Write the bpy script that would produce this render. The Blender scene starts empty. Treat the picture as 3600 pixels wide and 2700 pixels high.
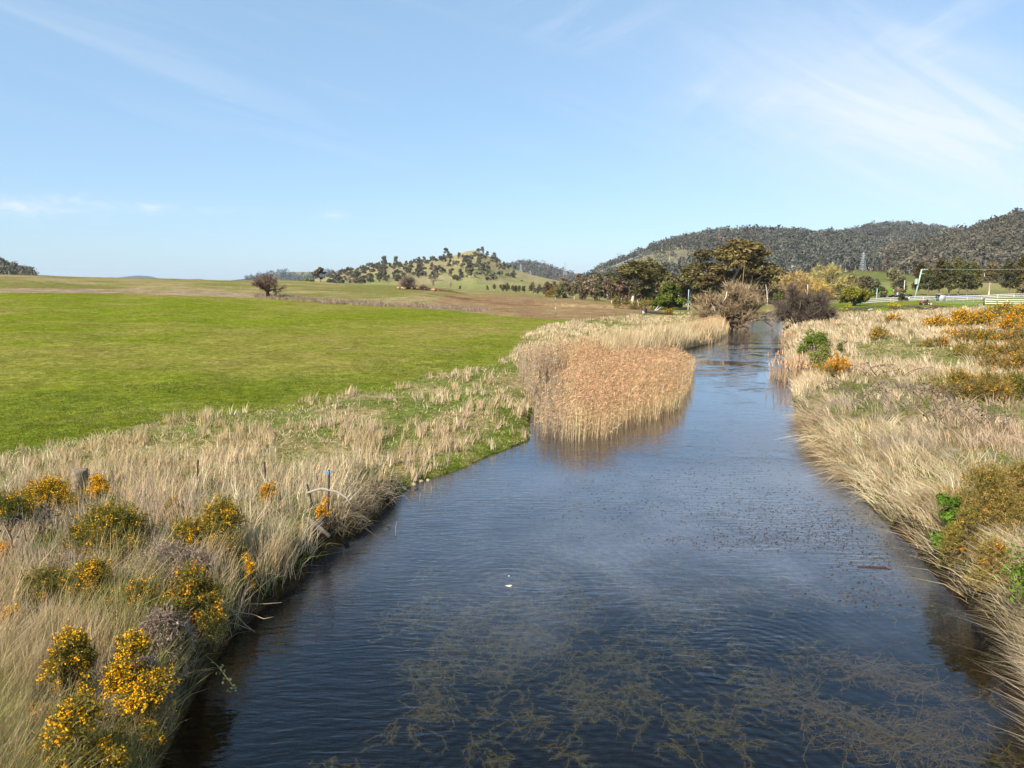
import bpy, math, random
import numpy as np
R = math.radians
scene = bpy.context.scene
col = scene.collection

# ------------------------------------------------------------------ camera
F = 2477.0                       # focal length in pixels of the 3600 x 2700 photograph
PITCH = math.atan(350.0 / F)     # horizon at row 1000
CAMZ = 8.0
cam = bpy.data.objects.new('camera', bpy.data.cameras.new('camera'))
col.objects.link(cam)
cam.location = (0, 0, CAMZ)
cam.rotation_euler = (math.pi / 2 - PITCH, 0, 0)
cam.data.sensor_width = 36.0
cam.data.lens = F / 3600.0 * 36.0
cam.data.clip_start = 0.1
cam.data.clip_end = 30000.0
scene.camera = cam

# ------------------------------------------------------------------ light
SUN_EL, SUN_ROT = R(40), R(218)          # sun behind the camera, to the left
SUN_STRENGTH, SKY_STRENGTH, EXPOSURE = 5.0, 0.085, 0.78
scene.view_settings.view_transform = 'Standard'
scene.view_settings.look = 'None'
scene.view_settings.exposure = EXPOSURE
scene.view_settings.gamma = 1.0
scene.view_settings.use_curve_mapping = False
scene.cycles.use_denoising = True
scene.cycles.max_bounces = 6
scene.cycles.diffuse_bounces = 3
scene.cycles.transparent_max_bounces = 10

sun = bpy.data.objects.new('sun', bpy.data.lights.new('sun', 'SUN'))
col.objects.link(sun)
sun.data.energy = SUN_STRENGTH
sun.data.angle = R(0.5)
sun.data.color = (1.0, 0.93, 0.82)
sd = np.array([math.sin(SUN_ROT) * math.cos(SUN_EL), math.cos(SUN_ROT) * math.cos(SUN_EL), math.sin(SUN_EL)])
from mathutils import Vector
sun.rotation_euler = Vector(sd).to_track_quat('Z', 'Y').to_euler()
sun.location = (-40, -60, 60)

class NT:
    """small helper for node trees"""
    def __init__(s, tree): s.t = tree; s.n = tree.nodes; s.l = tree.links
    def node(s, kind, **kw):
        n = s.n.new(kind)
        for k, v in kw.items(): setattr(n, k, v)
        return n
    def put(s, sock, v):
        if hasattr(v, 'is_output') or isinstance(v, bpy.types.NodeSocket): s.l.new(v, sock)
        else: sock.default_value = v
    def math(s, op, a, b=0.0, c=None, clamp=False):
        n = s.node('ShaderNodeMath', operation=op, use_clamp=clamp)
        s.put(n.inputs[0], a); s.put(n.inputs[1], b)
        if c is not None: s.put(n.inputs[2], c)
        return n.outputs[0]
    def comb(s, x, y, z=0.0):
        n = s.node('ShaderNodeCombineXYZ')
        s.put(n.inputs[0], x); s.put(n.inputs[1], y); s.put(n.inputs[2], z)
        return n.outputs[0]
    def noise(s, vec, scale=1.0, detail=3.0, rough=0.55, dist=0.0):
        n = s.node('ShaderNodeTexNoise')
        s.put(n.inputs['Vector'], vec); n.inputs['Scale'].default_value = scale
        n.inputs['Detail'].default_value = detail; n.inputs['Roughness'].default_value = rough
        n.inputs['Distortion'].default_value = dist
        return n.outputs[0]
    def ramp(s, f, a, b, lo=0.0, hi=1.0):
        n = s.node('ShaderNodeMapRange', interpolation_type='SMOOTHSTEP')
        s.put(n.inputs[0], f); n.inputs[1].default_value = a; n.inputs[2].default_value = b
        n.inputs[3].default_value = lo; n.inputs[4].default_value = hi
        return n.outputs[0]
    def mixc(s, f, a, b, mode='MIX'):
        n = s.node('ShaderNodeMix', data_type='RGBA', blend_type=mode)
        s.put(n.inputs[0], f); s.put(n.inputs[6], a); s.put(n.inputs[7], b)
        return n.outputs[2]

world = bpy.data.worlds.new('World')
scene.world = world
world.use_nodes = True
w = NT(world.node_tree)
for n in list(w.n): w.n.remove(n)
sky = w.node('ShaderNodeTexSky', sky_type='NISHITA')
sky.sun_disc = False
sky.sun_elevation = SUN_EL
sky.sun_rotation = SUN_ROT
sky.altitude = 0
sky.air_density = 1.0
sky.dust_density = 0.7
sky.ozone_density = 1.5
tc = w.node('ShaderNodeTexCoord')
sep = w.node('ShaderNodeSeparateXYZ')
w.l.new(tc.outputs['Generated'], sep.inputs[0])
ys = w.math('MAXIMUM', sep.outputs[1], 0.05)
U = w.math('DIVIDE', sep.outputs[0], ys)
V = w.math('DIVIDE', sep.outputs[2], ys)
def px2u(px): return (px - 1800) / F
def px2v(py): return (1000 - py) / F * 1.0
def streaks(ang, along, across, detail=4.0, dist=0.6, off=0.0):
    c, s_ = math.cos(ang), math.sin(ang)
    a = w.math('ADD', w.math('MULTIPLY', U, c * along), w.math('MULTIPLY', V, s_ * along))
    b = w.math('ADD', w.math('MULTIPLY', U, -s_ * across), w.math('MULTIPLY', V, c * across))
    return w.noise(w.comb(a, b, off), 1.0, detail, 0.6, dist)
def blob(px, py, wu, wv, ang=0.0):
    """soft window round a direction of the sky"""
    c, s_ = math.cos(ang), math.sin(ang)
    du = w.math('SUBTRACT', U, px2u(px)); dv = w.math('SUBTRACT', V, px2v(py))
    a = w.math('ADD', w.math('MULTIPLY', du, c / wu), w.math('MULTIPLY', dv, s_ / wu))
    b = w.math('ADD', w.math('MULTIPLY', du, -s_ / wv), w.math('MULTIPLY', dv, c / wv))
    r2 = w.math('ADD', w.math('MULTIPLY', a, a), w.math('MULTIPLY', b, b))
    return w.math('EXPONENT', w.math('MULTIPLY', r2, -1.0))
def total(xs):
    o = xs[0]
    for x in xs[1:]: o = w.math('ADD', o, x)
    return o
s1 = w.ramp(streaks(R(-24), 3.0, 16.0, 5.0, 0.9, 1.3), 0.36, 0.74)
s2 = w.ramp(streaks(R(-18), 2.2, 26.0, 5.0, 0.8, 7.1), 0.44, 0.74)
s3 = w.ramp(streaks(R(-3), 14.0, 46.0, 5.0, 1.0, 3.3), 0.42, 0.70)
s4 = w.ramp(streaks(R(28), 3.0, 14.0, 4.0, 0.7, 5.3), 0.44, 0.78)
right = w.math('MULTIPLY', total([blob(3420, 570, 0.34, 0.10, R(-18)), w.math('MULTIPLY', blob(3000, 420, 0.26, 0.14, R(-20)), 0.5)]), w.math('ADD', w.math('MULTIPLY', s1, 0.36), 0.32))
upr = w.math('MULTIPLY', total([blob(3160, 230, 0.07, 0.045, R(-35)), blob(2560, 380, 0.10, 0.07), blob(3380, 60, 0.16, 0.02, R(25)), blob(2150, 160, 0.22, 0.05, R(-15))]), w.math('MULTIPLY', s4, 0.26))
left = w.math('MULTIPLY', total([blob(300, 440, 0.26, 0.014, R(-14)), w.math('MULTIPLY', blob(250, 180, 0.30, 0.05, R(-20)), 0.8), w.math('MULTIPLY', blob(950, 320, 0.4, 0.10, R(-15)), 0.5), w.math('MULTIPLY', blob(1500, 200, 0.5, 0.1, R(-15)), 0.4)]), w.math('MULTIPLY', w.math('ADD', s2, 0.10), 0.15))
low = w.math('MULTIPLY', total([blob(210, 735, 0.11, 0.015), blob(560, 742, 0.02, 0.008), blob(1180, 762, 0.022, 0.006), w.math('MULTIPLY', blob(760, 750, 0.05, 0.006), 0.5)]), w.math('ADD', w.math('MULTIPLY', s3, 0.6), 0.12))
cloud = w.math('MINIMUM', total([right, upr, left, low]), 0.75)
tint = w.mixc(1.0, sky.outputs[0], (0.94, 1.03, 1.19, 1), 'MULTIPLY')
veil = w.mixc(0.42, tint, (3.4, 5.45, 7.1, 1))
bgc = w.mixc(cloud, veil, (6.6, 6.9, 7.3, 1))
bg = w.node('ShaderNodeBackground')
w.l.new(bgc, bg.inputs[0])
bg.inputs[1].default_value = SKY_STRENGTH
wo = w.node('ShaderNodeOutputWorld')
w.l.new(bg.outputs[0], wo.inputs[0])

# ------------------------------------------------------------------ picture <-> place
CP, SP = math.cos(PITCH), math.sin(PITCH)
def proj(x, y, z):
    dz = z - CAMZ
    depth = np.maximum(y * CP - dz * SP, 0.01)
    up = y * SP + dz * CP
    return 1800 + F * x / depth, 1350 - F * up / depth
def ray(px, py):
    u = (np.asarray(px, float) - 1800) / F; v = (np.asarray(py, float) - 1350) / F
    return u, CP - v * SP, -SP - v * CP
def at(px, py, Y):
    """the point seen at a pixel, Y metres ahead"""
    dx, dy, dz = ray(px, py)
    k = Y / dy
    return np.array([dx * k, Y + 0 * dx, CAMZ + dz * k]).T
def on_plane(px, py, z=0.0):
    dx, dy, dz = ray(px, py)
    k = (z - CAMZ) / dz
    return np.array([dx * k, dy * k]).T

# value noise, smooth
def vnoise(x, y, seed=0):
    xi = np.floor(x).astype(np.int64); yi = np.floor(y).astype(np.int64)
    fx = x - xi; fy = y - yi
    fx = fx * fx * (3 - 2 * fx); fy = fy * fy * (3 - 2 * fy)
    def h(a, b):
        n = (a * 374761393 + b * 668265263 + seed * 974634777) & 0x7fffffff
        n = ((n ^ (n >> 13)) * 1274126177) & 0x7fffffff
        n = (n ^ (n >> 16)) & 0xffff
        return n / 65535.0
    a = h(xi, yi); b = h(xi + 1, yi); c = h(xi, yi + 1); d = h(xi + 1, yi + 1)
    return (a * (1 - fx) + b * fx) * (1 - fy) + (c * (1 - fx) + d * fx) * fy
def fbm(x, y, seed=0, oct=4):
    s = 0; amp = 0.5; tot = 0
    for o in range(oct):
        s = s + amp * vnoise(x * 2 ** o, y * 2 ** o, seed + o * 17); tot += amp; amp *= 0.5
    return s / tot
def inpoly(px, py, poly):
    px = np.asarray(px, float); py = np.asarray(py, float)
    ins = np.zeros(px.shape, bool)
    n = len(poly)
    for i in range(n):
        x0, y0 = poly[i]; x1, y1 = poly[(i + 1) % n]
        if y0 == y1: continue
        c = ((y0 > py) != (y1 > py)) & (px < (x1 - x0) * (py - y0) / (y1 - y0) + x0)
        ins ^= c
    return ins

# ------------------------------------------------------------------ river outline (waterline)
LEFT_PX = [(545, 2760), (645, 2490), (770, 2300), (885, 2165), (1040, 2060), (1140, 1945), (1265, 1875), (1350, 1795), (1415, 1735),
           (1480, 1690), (1560, 1672), (1640, 1640), (1725, 1600), (1800, 1572), (1862, 1545), (1868, 1480), (1880, 1410), (1960, 1350),
           (2100, 1310), (2280, 1255), (2380, 1236), (2440, 1222), (2510, 1204), (2560, 1170), (2585, 1150), (2620, 1128), (2640, 1112), (2652, 1103)]
RIGHT_PX = [(3720, 2760), (3650, 2450), (3510, 2250), (3390, 2130), (3300, 2030), (3225, 1930), (3130, 1850), (3040, 1760), (2960, 1690), (2890, 1610),
            (2850, 1560), (2820, 1500), (2795, 1440), (2782, 1385), (2790, 1340), (2765, 1290), (2762, 1230), (2755, 1180), (2752, 1140), (2748, 1118), (2745, 1103)]
Lw = on_plane(*np.array(LEFT_PX, float).T); Rw = on_plane(*np.array(RIGHT_PX, float).T)
# downstream of the frame, behind the camera, and the upper end round the bend
Lw = np.vstack([[-5.4, -60], [-5.4, -20], [-5.5, 3], Lw, [Lw[-1][0] - 14, Lw[-1][1] + 4], [Lw[-1][0] - 60, Lw[-1][1] + 10]])
Rw = np.vstack([[10.4, -60], [10.4, -20], [10.3, 3], Rw, [Rw[-1][0] + 1, Rw[-1][1] + 12], [Lw[-1][0], Lw[-1][1] + 16]])
RIV = np.vstack([Lw, Rw[::-1]])
def seg_bank(a, b, left):
    """how far a bank takes to rise: small = steep cut bank"""
    m = (a + b) / 2
    if left:
        if m[1] < 26: return 0.35
        if m[1] < 37: return 2.6
        return 1.6
    return 0.4 if m[1] < 22 else 0.9 if m[1] < 40 else 1.5
SEG = []
for i in range(len(Lw) - 1): SEG.append((Lw[i], Lw[i + 1], seg_bank(Lw[i], Lw[i + 1], True)))
for i in range(len(Rw) - 1): SEG.append((Rw[i], Rw[i + 1], seg_bank(Rw[i], Rw[i + 1], False)))
SEG.append((Lw[-1], Rw[-1], 1.5))
def river_dist(x, y):
    """distance to the waterline (negative in the water) and bank softness there"""
    x = np.asarray(x, float).ravel(); y = np.asarray(y, float).ravel()
    d = np.full(x.shape, 1e9); wv = np.ones(x.shape)
    m = (y < 240) & (np.abs(x) < 90)
    xs, ys_ = x[m], y[m]
    dd = np.full(xs.shape, 1e9); ww = np.ones(xs.shape)
    for a, b, wk in SEG:
        e = b - a; L2 = e @ e
        t = np.clip(((xs - a[0]) * e[0] + (ys_ - a[1]) * e[1]) / L2, 0, 1)
        q = (xs - a[0] - t * e[0]) ** 2 + (ys_ - a[1] - t * e[1]) ** 2
        k = q < dd
        dd[k] = q[k]; ww[k] = wk
    dd = np.sqrt(dd)
    ins = inpoly(xs, ys_, [tuple(p) for p in RIV])
    dd[ins] *= -1
    d[m] = dd; wv[m] = ww
    return d, wv

# ------------------------------------------------------------------ lie of the land: heights in columns of view
YN = np.array([0, 20, 30, 45, 60, 80, 100, 130, 160, 190, 220, 260, 300, 340, 400, 500, 650, 900, 1500, 12000], float)
COLS = {   # column of the photograph: height of the land at the distances above
    -1600: [1.0, 1.1, 1.4, 2.2, 3.0, 4.0, 5.2, 7.0, 8.8, 10.2, 11.4, 12.6, 13.2, 13.0, 12, 10, 8, 6, 4, 0],
    0:    [1.0, 1.0, 1.15, 1.7, 2.3, 3.1, 4.0, 5.4, 7.0, 8.3, 9.6, 11.0, 11.9, 11.9, 11, 9, 7, 5, 3, 0],
    500:  [1.0, 1.0, 1.1, 1.5, 1.9, 2.5, 3.2, 4.3, 5.4, 6.5, 7.7, 9.2, 10.4, 10.6, 10, 8, 6, 5, 3, 0],
    940:  [1.0, 1.0, 1.05, 1.3, 1.6, 2.0, 2.5, 3.2, 3.9, 4.7, 5.7, 7.4, 9.0, 9.8, 9.6, 7, 5, 4, 3, 0],
    1400: [1.0, 1.0, 1.0, 1.15, 1.35, 1.6, 1.9, 2.4, 3.0, 3.8, 4.8, 5.9, 6.9, 7.5, 7.4, 6, 4.5, 3.8, 3, 0],
    1700: [1.0, 1.0, 1.0, 1.1, 1.2, 1.4, 1.6, 2.0, 2.4, 2.9, 3.5, 4.2, 4.8, 5.0, 4.8, 4, 3.6, 3.5, 3, 0],
    2000: [1.0, 1.0, 1.0, 1.05, 1.1, 1.2, 1.3, 1.5, 1.7, 1.9, 2.1, 2.3, 2.4, 2.4, 2.4, 2.8, 3.2, 3.5, 3, 0],
    2300: [1.0, 1.0, 1.0, 1.0, 1.0, 1.1, 1.1, 1.2, 1.2, 1.2, 1.3, 1.4, 1.6, 1.8, 2.2, 3, 4, 5, 3, 0],
    2700: [1.0, 1.0, 1.0, 1.0, 1.1, 1.1, 1.1, 1.2, 1.2, 1.2, 1.3, 1.5, 1.8, 2.0, 2.5, 3.5, 6, 8, 3, 0],
    3000: [1.1, 1.1, 1.15, 1.3, 1.5, 1.8, 2.0, 2.2, 2.3, 2.3, 2.3, 2.4, 2.5, 2.7, 3.2, 6, 12, 16, 3, 0],
    3300: [1.2, 1.2, 1.3, 1.6, 1.9, 2.3, 2.7, 3.2, 3.4, 3.3, 3.1, 2.9, 2.8, 2.7, 3.2, 6, 12, 16, 3, 0],
    3600: [1.3, 1.3, 1.5, 1.8, 2.2, 2.6, 3.0, 3.4, 3.7, 3.8, 3.8, 3.5, 3.2, 3.0, 3.4, 6, 12, 16, 3, 0],
    4700: [1.4, 1.5, 1.8, 2.1, 2.5, 2.9, 3.3, 3.7, 4.0, 4.2, 4.2, 4.0, 3.6, 3.4, 3.6, 6, 12, 16, 3, 0],
}
TC = np.array([(k - 1800) / F * CP for k in COLS])
ET = np.array([COLS[k] for k in COLS])
LY = np.log(YN + 10)
def base_height(x, y):
    x = np.asarray(x, float); y = np.asarray(y, float)
    t = x / np.maximum(y, 14.0)
    i = np.clip(np.searchsorted(TC, t) - 1, 0, len(TC) - 2)
    ft = np.clip((t - TC[i]) / (TC[i + 1] - TC[i]), 0, 1); ft = ft * ft * (3 - 2 * ft)
    ly = np.log(np.maximum(y, 0) + 10)
    j = np.clip(np.searchsorted(LY, ly) - 1, 0, len(LY) - 2)
    fy = np.clip((ly - LY[j]) / (LY[j + 1] - LY[j]), 0, 1)
    a = ET[i, j] * (1 - fy) + ET[i, j + 1] * fy
    b = ET[i + 1, j] * (1 - fy) + ET[i + 1, j + 1] * fy
    return a * (1 - ft) + b * ft
def height(x, y):
    x = np.asarray(x, float); y = np.asarray(y, float); sh = x.shape
    x = x.ravel(); y = y.ravel()
    zb = base_height(x, y)
    d, wk = river_dist(x, y)
    zb = zb + (fbm(x * 0.35, y * 0.35, 3, 3) - 0.5) * 0.25 * np.clip(d / 3, 0, 1) + (fbm(x * 0.03, y * 0.03, 9, 3) - 0.5) * np.clip((y - 60) / 150, 0, 1) * 0.8
    out = zb * (1 - np.exp(-np.maximum(d, 0) / wk)) + 0.06
    ins = -0.10 - np.minimum(1.25, np.abs(d) * 0.55)
    return np.where(d > 0, out, ins).reshape(sh)
def ground_at(px, py):
    """the ground point seen at a pixel"""
    px = np.asarray(px, float); py = np.asarray(py, float)
    z = np.full(px.shape, 1.0)
    for k in range(14):
        p = on_plane(px, np.maximum(py, 1003.0 + 0 * py), np.minimum(z, 7.2))
        z = 0.5 * z + 0.5 * np.minimum(base_height(p[..., 0], p[..., 1]), 7.2)
    p = on_plane(px, np.maximum(py, 1003.0 + 0 * py), np.minimum(z, 7.2))
    zz = height(p[..., 0], p[..., 1])
    return np.concatenate([p, zz[..., None]], axis=-1)
def G(px, py):
    return ground_at(np.array([px]), np.array([py]))[0]
def GY(px, Y):
    """ground point in a column of the photograph, Y metres ahead"""
    z = 2.0
    for k in range(3):
        depth = Y * CP - (z - CAMZ) * SP
        x = (px - 1800) / F * depth
        z = float(height(np.array([x]), np.array([float(Y)]))[0])
    return np.array([x, Y, z])
# ------------------------------------------------------------------ tagging
def tag(o, label=None, cat=None, group=None, kind=None):
    if label: o['label'] = label
    if cat: o['category'] = cat
    if group: o['group'] = group
    if kind: o['kind'] = kind
    return o
def thing(name, label, cat, loc, rz=0.0, group=None, scale=1.0):
    o = bpy.data.objects.new(name, None)
    o.empty_display_size = 0.2
    col.objects.link(o)
    o.location = tuple(float(v) for v in loc); o.rotation_euler = (0, 0, rz)
    o.scale = (scale,) * 3 if np.isscalar(scale) else scale
    return tag(o, label, cat, group)
def dup(root, loc, rz=0.0, label=None, group=None, scale=1.0):
    r = root.copy(); col.objects.link(r)
    r.location = tuple(float(v) for v in loc); r.rotation_euler = (0, 0, rz)
    r.scale = (scale,) * 3 if np.isscalar(scale) else scale
    if label: r['label'] = label
    if group: r['group'] = group
    for ch in list(root.children):
        c = ch.copy(); col.objects.link(c); c.parent = r
        for g in list(ch.children):
            d = g.copy(); col.objects.link(d); d.parent = c
    return r

# ------------------------------------------------------------------ meshes from arrays
class MB:
    """collects faces and links them as ONE mesh object"""
    def __init__(s): s.v = []; s.q = []; s.t = []; s.c = []; s.n = 0
    def add(s, V, Q=None, T=None, C=None):
        V = np.asarray(V, float).reshape(-1, 3)
        if Q is not None and len(Q): s.q.append(np.asarray(Q, np.int64).reshape(-1, 4) + s.n)
        if T is not None and len(T): s.t.append(np.asarray(T, np.int64).reshape(-1, 3) + s.n)
        if C is None: C = np.ones((len(V), 3)) * 0.5
        C = np.asarray(C, float)
        if C.ndim == 1: C = np.tile(C, (len(V), 1))
        s.v.append(V); s.c.append(C); s.n += len(V)
        return s
    def box(s, c, d, rz=0.0, C=None, tilt=None):
        c = np.asarray(c, float); d = np.asarray(d, float) / 2
        k = np.array([[-1, -1, -1], [1, -1, -1], [1, 1, -1], [-1, 1, -1], [-1, -1, 1], [1, -1, 1], [1, 1, 1], [-1, 1, 1]], float) * d
        if tilt is not None:
            a = tilt; k = k @ np.array([[1, 0, 0], [0, math.cos(a), math.sin(a)], [0, -math.sin(a), math.cos(a)]])
        ca, sa = math.cos(rz), math.sin(rz)
        k = k @ np.array([[ca, sa, 0], [-sa, ca, 0], [0, 0, 1]])
        return s.add(k + c, [[0, 3, 2, 1], [4, 5, 6, 7], [0, 1, 5, 4], [1, 2, 6, 5], [2, 3, 7, 6], [3, 0, 4, 7]], C=C)
    def tubes(s, p0, p1, r0, r1, k=5, C=None):
        V, Q = tube_arrays(p0, p1, r0, r1, k)
        return s.add(V, Q, C=C if C is None or np.ndim(C) == 1 else np.repeat(C, 2 * k, axis=0))
    def path(s, pts, rad, k=6, C=None):
        pts = np.asarray(pts, float); n = len(pts)
        rad = np.full(n, rad) if np.isscalar(rad) else np.asarray(rad, float)
        tan = np.gradient(pts, axis=0); tan /= np.linalg.norm(tan, axis=1)[:, None] + 1e-9
        ref = np.array([0.31, 0.22, 0.92]) if abs(tan[0] @ np.array([0.31, 0.22, 0.92])) < 0.9 else np.array([1.0, 0, 0])
        a = np.cross(tan, ref); a /= np.linalg.norm(a, axis=1)[:, None] + 1e-9
        b = np.cross(tan, a)
        th = np.arange(k) * 2 * math.pi / k
        V = pts[:, None] + rad[:, None, None] * (a[:, None] * np.cos(th)[None, :, None] + b[:, None] * np.sin(th)[None, :, None])
        Q = []
        for i in range(n - 1):
            for j in range(k):
                j2 = (j + 1) % k
                Q.append([i * k + j, i * k + j2, (i + 1) * k + j2, (i + 1) * k + j])
        V = V.reshape(-1, 3)
        T = [[(n - 1) * k, (n - 1) * k + j, (n - 1) * k + j + 1] for j in range(1, k - 1)]
        T += [[0, j + 1, j] for j in range(1, k - 1)]
        return s.add(V, Q, T, C=C)
    def build(s, name, mat, parent=None, smooth=False, loc=None):
        V = np.concatenate(s.v) if s.v else np.zeros((0, 3))
        C = np.concatenate(s.c) if s.c else np.zeros((0, 3))
        Q = np.concatenate(s.q) if s.q else np.zeros((0, 4), np.int64)
        T = np.concatenate(s.t) if s.t else np.zeros((0, 3), np.int64)
        me = bpy.data.meshes.new(name)
        me.vertices.add(len(V)); me.vertices.foreach_set('co', V.astype(np.float32).ravel())
        nl = Q.size + T.size
        me.loops.add(nl); me.polygons.add(len(Q) + len(T))
        me.loops.foreach_set('vertex_index', np.concatenate([Q.ravel(), T.ravel()]).astype(np.int32))
        st = np.concatenate([np.arange(len(Q)) * 4, Q.size + np.arange(len(T)) * 3]).astype(np.int32)
        me.polygons.foreach_set('loop_start', st)
        if smooth: me.polygons.foreach_set('use_smooth', np.ones(len(st), bool))
        at_ = me.attributes.new('Col', 'FLOAT_COLOR', 'POINT')
        at_.data.foreach_set('color', np.concatenate([C, np.ones((len(C), 1))], axis=1).astype(np.float32).ravel())
        me.update(calc_edges=True)
        me.materials.append(mat)
        o = bpy.data.objects.new(name, me)
        col.objects.link(o)
        if parent is not None: o.parent = parent
        if loc is not None: o.location = loc
        return o
def tube_arrays(p0, p1, r0, r1, k):
    p0 = np.asarray(p0, float).reshape(-1, 3); p1 = np.asarray(p1, float).reshape(-1, 3)
    S = len(p0)
    r0 = np.broadcast_to(np.asarray(r0, float), (S,)); r1 = np.broadcast_to(np.asarray(r1, float), (S,))
    d = p1 - p0; d = d / (np.linalg.norm(d, axis=1)[:, None] + 1e-9)
    ref = np.where(np.abs(d[:, 2:3]) > 0.9, np.array([[1.0, 0, 0]]), np.array([[0, 0, 1.0]]))
    a = np.cross(d, ref); a /= np.linalg.norm(a, axis=1)[:, None] + 1e-9
    b = np.cross(d, a)
    th = np.arange(k) * 2 * math.pi / k
    ring = a[:, None] * np.cos(th)[None, :, None] + b[:, None] * np.sin(th)[None, :, None]
    V = np.stack([p0[:, None] + ring * r0[:, None, None], p1[:, None] + ring * r1[:, None, None]], axis=1)
    base = (np.arange(S) * 2 * k)[:, None]
    j = np.arange(k)[None]; j2 = (j + 1) % k
    Q = np.stack([base + j, base + j2, base + k + j2, base + k + j], axis=-1).reshape(-1, 4)
    return V.reshape(-1, 3), Q
def blades(P, L, W, D, bend, C, rng, tipw=0.0, side=None, lev=3):
    """grass blades, twigs, spines: P base, L length, W width, D unit direction, bend (n,3) offset at the tip"""
    n = len(P)
    L = np.broadcast_to(L, (n,)); W = np.broadcast_to(W, (n,))
    if side is None:
        side = rng.normal(size=(n, 3)); 
    side = side - D * np.sum(side * D, axis=1)[:, None]
    side /= np.linalg.norm(side, axis=1)[:, None] + 1e-9
    ts = np.linspace(0, 1, lev)
    V = np.zeros((n, 2 * lev - 1, 3)); idx = 0
    for i, t in enumerate(ts):
        c = P + D * (L * t)[:, None] + bend * (t * t)
        if i < lev - 1:
            hw = (W * (1 - 0.35 * t) / 2)[:, None]
            V[:, 2 * i] = c - side * hw; V[:, 2 * i + 1] = c + side * hw
        else: V[:, 2 * i] = c
    base = (np.arange(n) * (2 * lev - 1))[:, None]
    Q = [np.concatenate([base + 2 * i, base + 2 * i + 1, base + 2 * i + 3, base + 2 * i + 2], axis=1) for i in range(lev - 2)]
    Q = np.concatenate(Q) if Q else np.zeros((0, 4), np.int64)
    T = np.concatenate([base + 2 * lev - 4, base + 2 * lev - 3, base + 2 * lev - 2], axis=1)
    C = np.broadcast_to(C, (n, 3))
    return V.reshape(-1, 3), Q, T, np.repeat(C, 2 * lev - 1, axis=0)
def leaves(P, size, C, rng, up=0.0, aspect=1.5, out=None):
    """leaf-sized quads at random angles"""
    n = len(P)
    size = np.broadcast_to(size, (n,))
    nrm = rng.normal(size=(n, 3)); nrm[:, 2] += up
    if out is not None: nrm = nrm + out
    nrm /= np.linalg.norm(nrm, axis=1)[:, None] + 1e-9
    a = np.cross(nrm, rng.normal(size=(n, 3))); a /= np.linalg.norm(a, axis=1)[:, None] + 1e-9
    b = np.cross(nrm, a)
    a = a * (size * aspect / 2)[:, None]; b = b * (size / 2)[:, None]
    V = np.stack([P - a, P - b * 0.9 + a * 0.15, P + a, P + b * 0.9 - a * 0.1], axis=1)
    base = (np.arange(n) * 4)[:, None]
    C = np.broadcast_to(C, (n, 3))
    return V.reshape(-1, 3), base + np.arange(4)[None], np.repeat(C, 4, axis=0)
def jit(rng, n, c, v=0.15, hue=0.06):
    c = np.asarray(c, float)
    k = np.exp(rng.normal(size=(n, 1)) * v)
    return np.clip(c * k * (1 + rng.normal(size=(n, 3)) * hue), 0.002, 0.95)
def unit(a): return a / (np.linalg.norm(a, axis=-1, keepdims=True) + 1e-9)

# ------------------------------------------------------------------ materials
def mat_attr(name, trans=0.25, rough=0.8, spec=0.0, vary=0.0, bump=0.0):
    m = bpy.data.materials.new(name); m.use_nodes = True
    t = NT(m.node_tree)
    for n in list(t.n): t.n.remove(n)
    a = t.node('ShaderNodeAttribute', attribute_name='Col')
    c = a.outputs['Color']
    if vary:
        oi = t.node('ShaderNodeObjectInfo')
        hs = t.node('ShaderNodeHueSaturation')
        t.put(hs.inputs['Hue'], t.math('ADD', 0.5 - vary * 0.12, t.math('MULTIPLY', oi.outputs['Random'], vary * 0.24)))
        t.put(hs.inputs['Value'], t.math('ADD', 1 - vary, t.math('MULTIPLY', oi.outputs['Random'], 2 * vary)))
        t.put(hs.inputs['Color'], c)
        c = hs.outputs[0]
    out = t.node('ShaderNodeOutputMaterial')
    d = t.node('ShaderNodeBsdfDiffuse'); t.put(d.inputs[0], c)
    s = d.outputs[0]
    if trans:
        tr = t.node('ShaderNodeBsdfTranslucent'); t.put(tr.inputs[0], c)
        mx = t.node('ShaderNodeMixShader'); mx.inputs[0].default_value = trans
        t.l.new(s, mx.inputs[1]); t.l.new(tr.outputs[0], mx.inputs[2]); s = mx.outputs[0]
    if spec:
        g = t.node('ShaderNodeBsdfGlossy'); g.inputs['Roughness'].default_value = rough
        mx = t.node('ShaderNodeMixShader'); mx.inputs[0].default_value = spec
        t.l.new(s, mx.inputs[1]); t.l.new(g.outputs[0], mx.inputs[2]); s = mx.outputs[0]
    t.l.new(s, out.inputs[0])
    return m
def mat_solid(name, c, rough=0.7, metal=0.0, noise=0.0, scale=8.0, c2=None):
    m = bpy.data.materials.new(name); m.use_nodes = True
    t = NT(m.node_tree)
    b = t.n['Principled BSDF']
    b.inputs['Roughness'].default_value = rough; b.inputs['Metallic'].default_value = metal
    tcn = t.node('ShaderNodeTexCoord')
    f = t.ramp(t.noise(tcn.outputs['Object'], scale, 4.0, 0.6), 0.35, 0.65)
    c2 = c2 or tuple(v * (1 - max(noise, 0.12)) for v in c)
    t.l.new(t.mixc(f, tuple(c) + (1,), tuple(c2) + (1,)), b.inputs['Base Color'])
    return m
M_BLADE = mat_attr('grass_blade', 0.40)
M_LEAF = mat_attr('leaf', 0.22)
M_TREE = mat_attr('gum_leaf', 0.18, vary=0.22)
M_FOREST = mat_attr('forest_leaf', 0.12)
M_BARK = mat_attr('bark', 0.0)
M_TWIG = mat_attr('twig', 0.0)
M_WEED = mat_attr('water_weed', 0.2)
M_WHITE = mat_solid('white_paint', (0.80, 0.80, 0.78), 0.6)
M_STEEL = mat_solid('galvanised_steel', (0.42, 0.44, 0.46), 0.45, 0.5)
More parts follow.
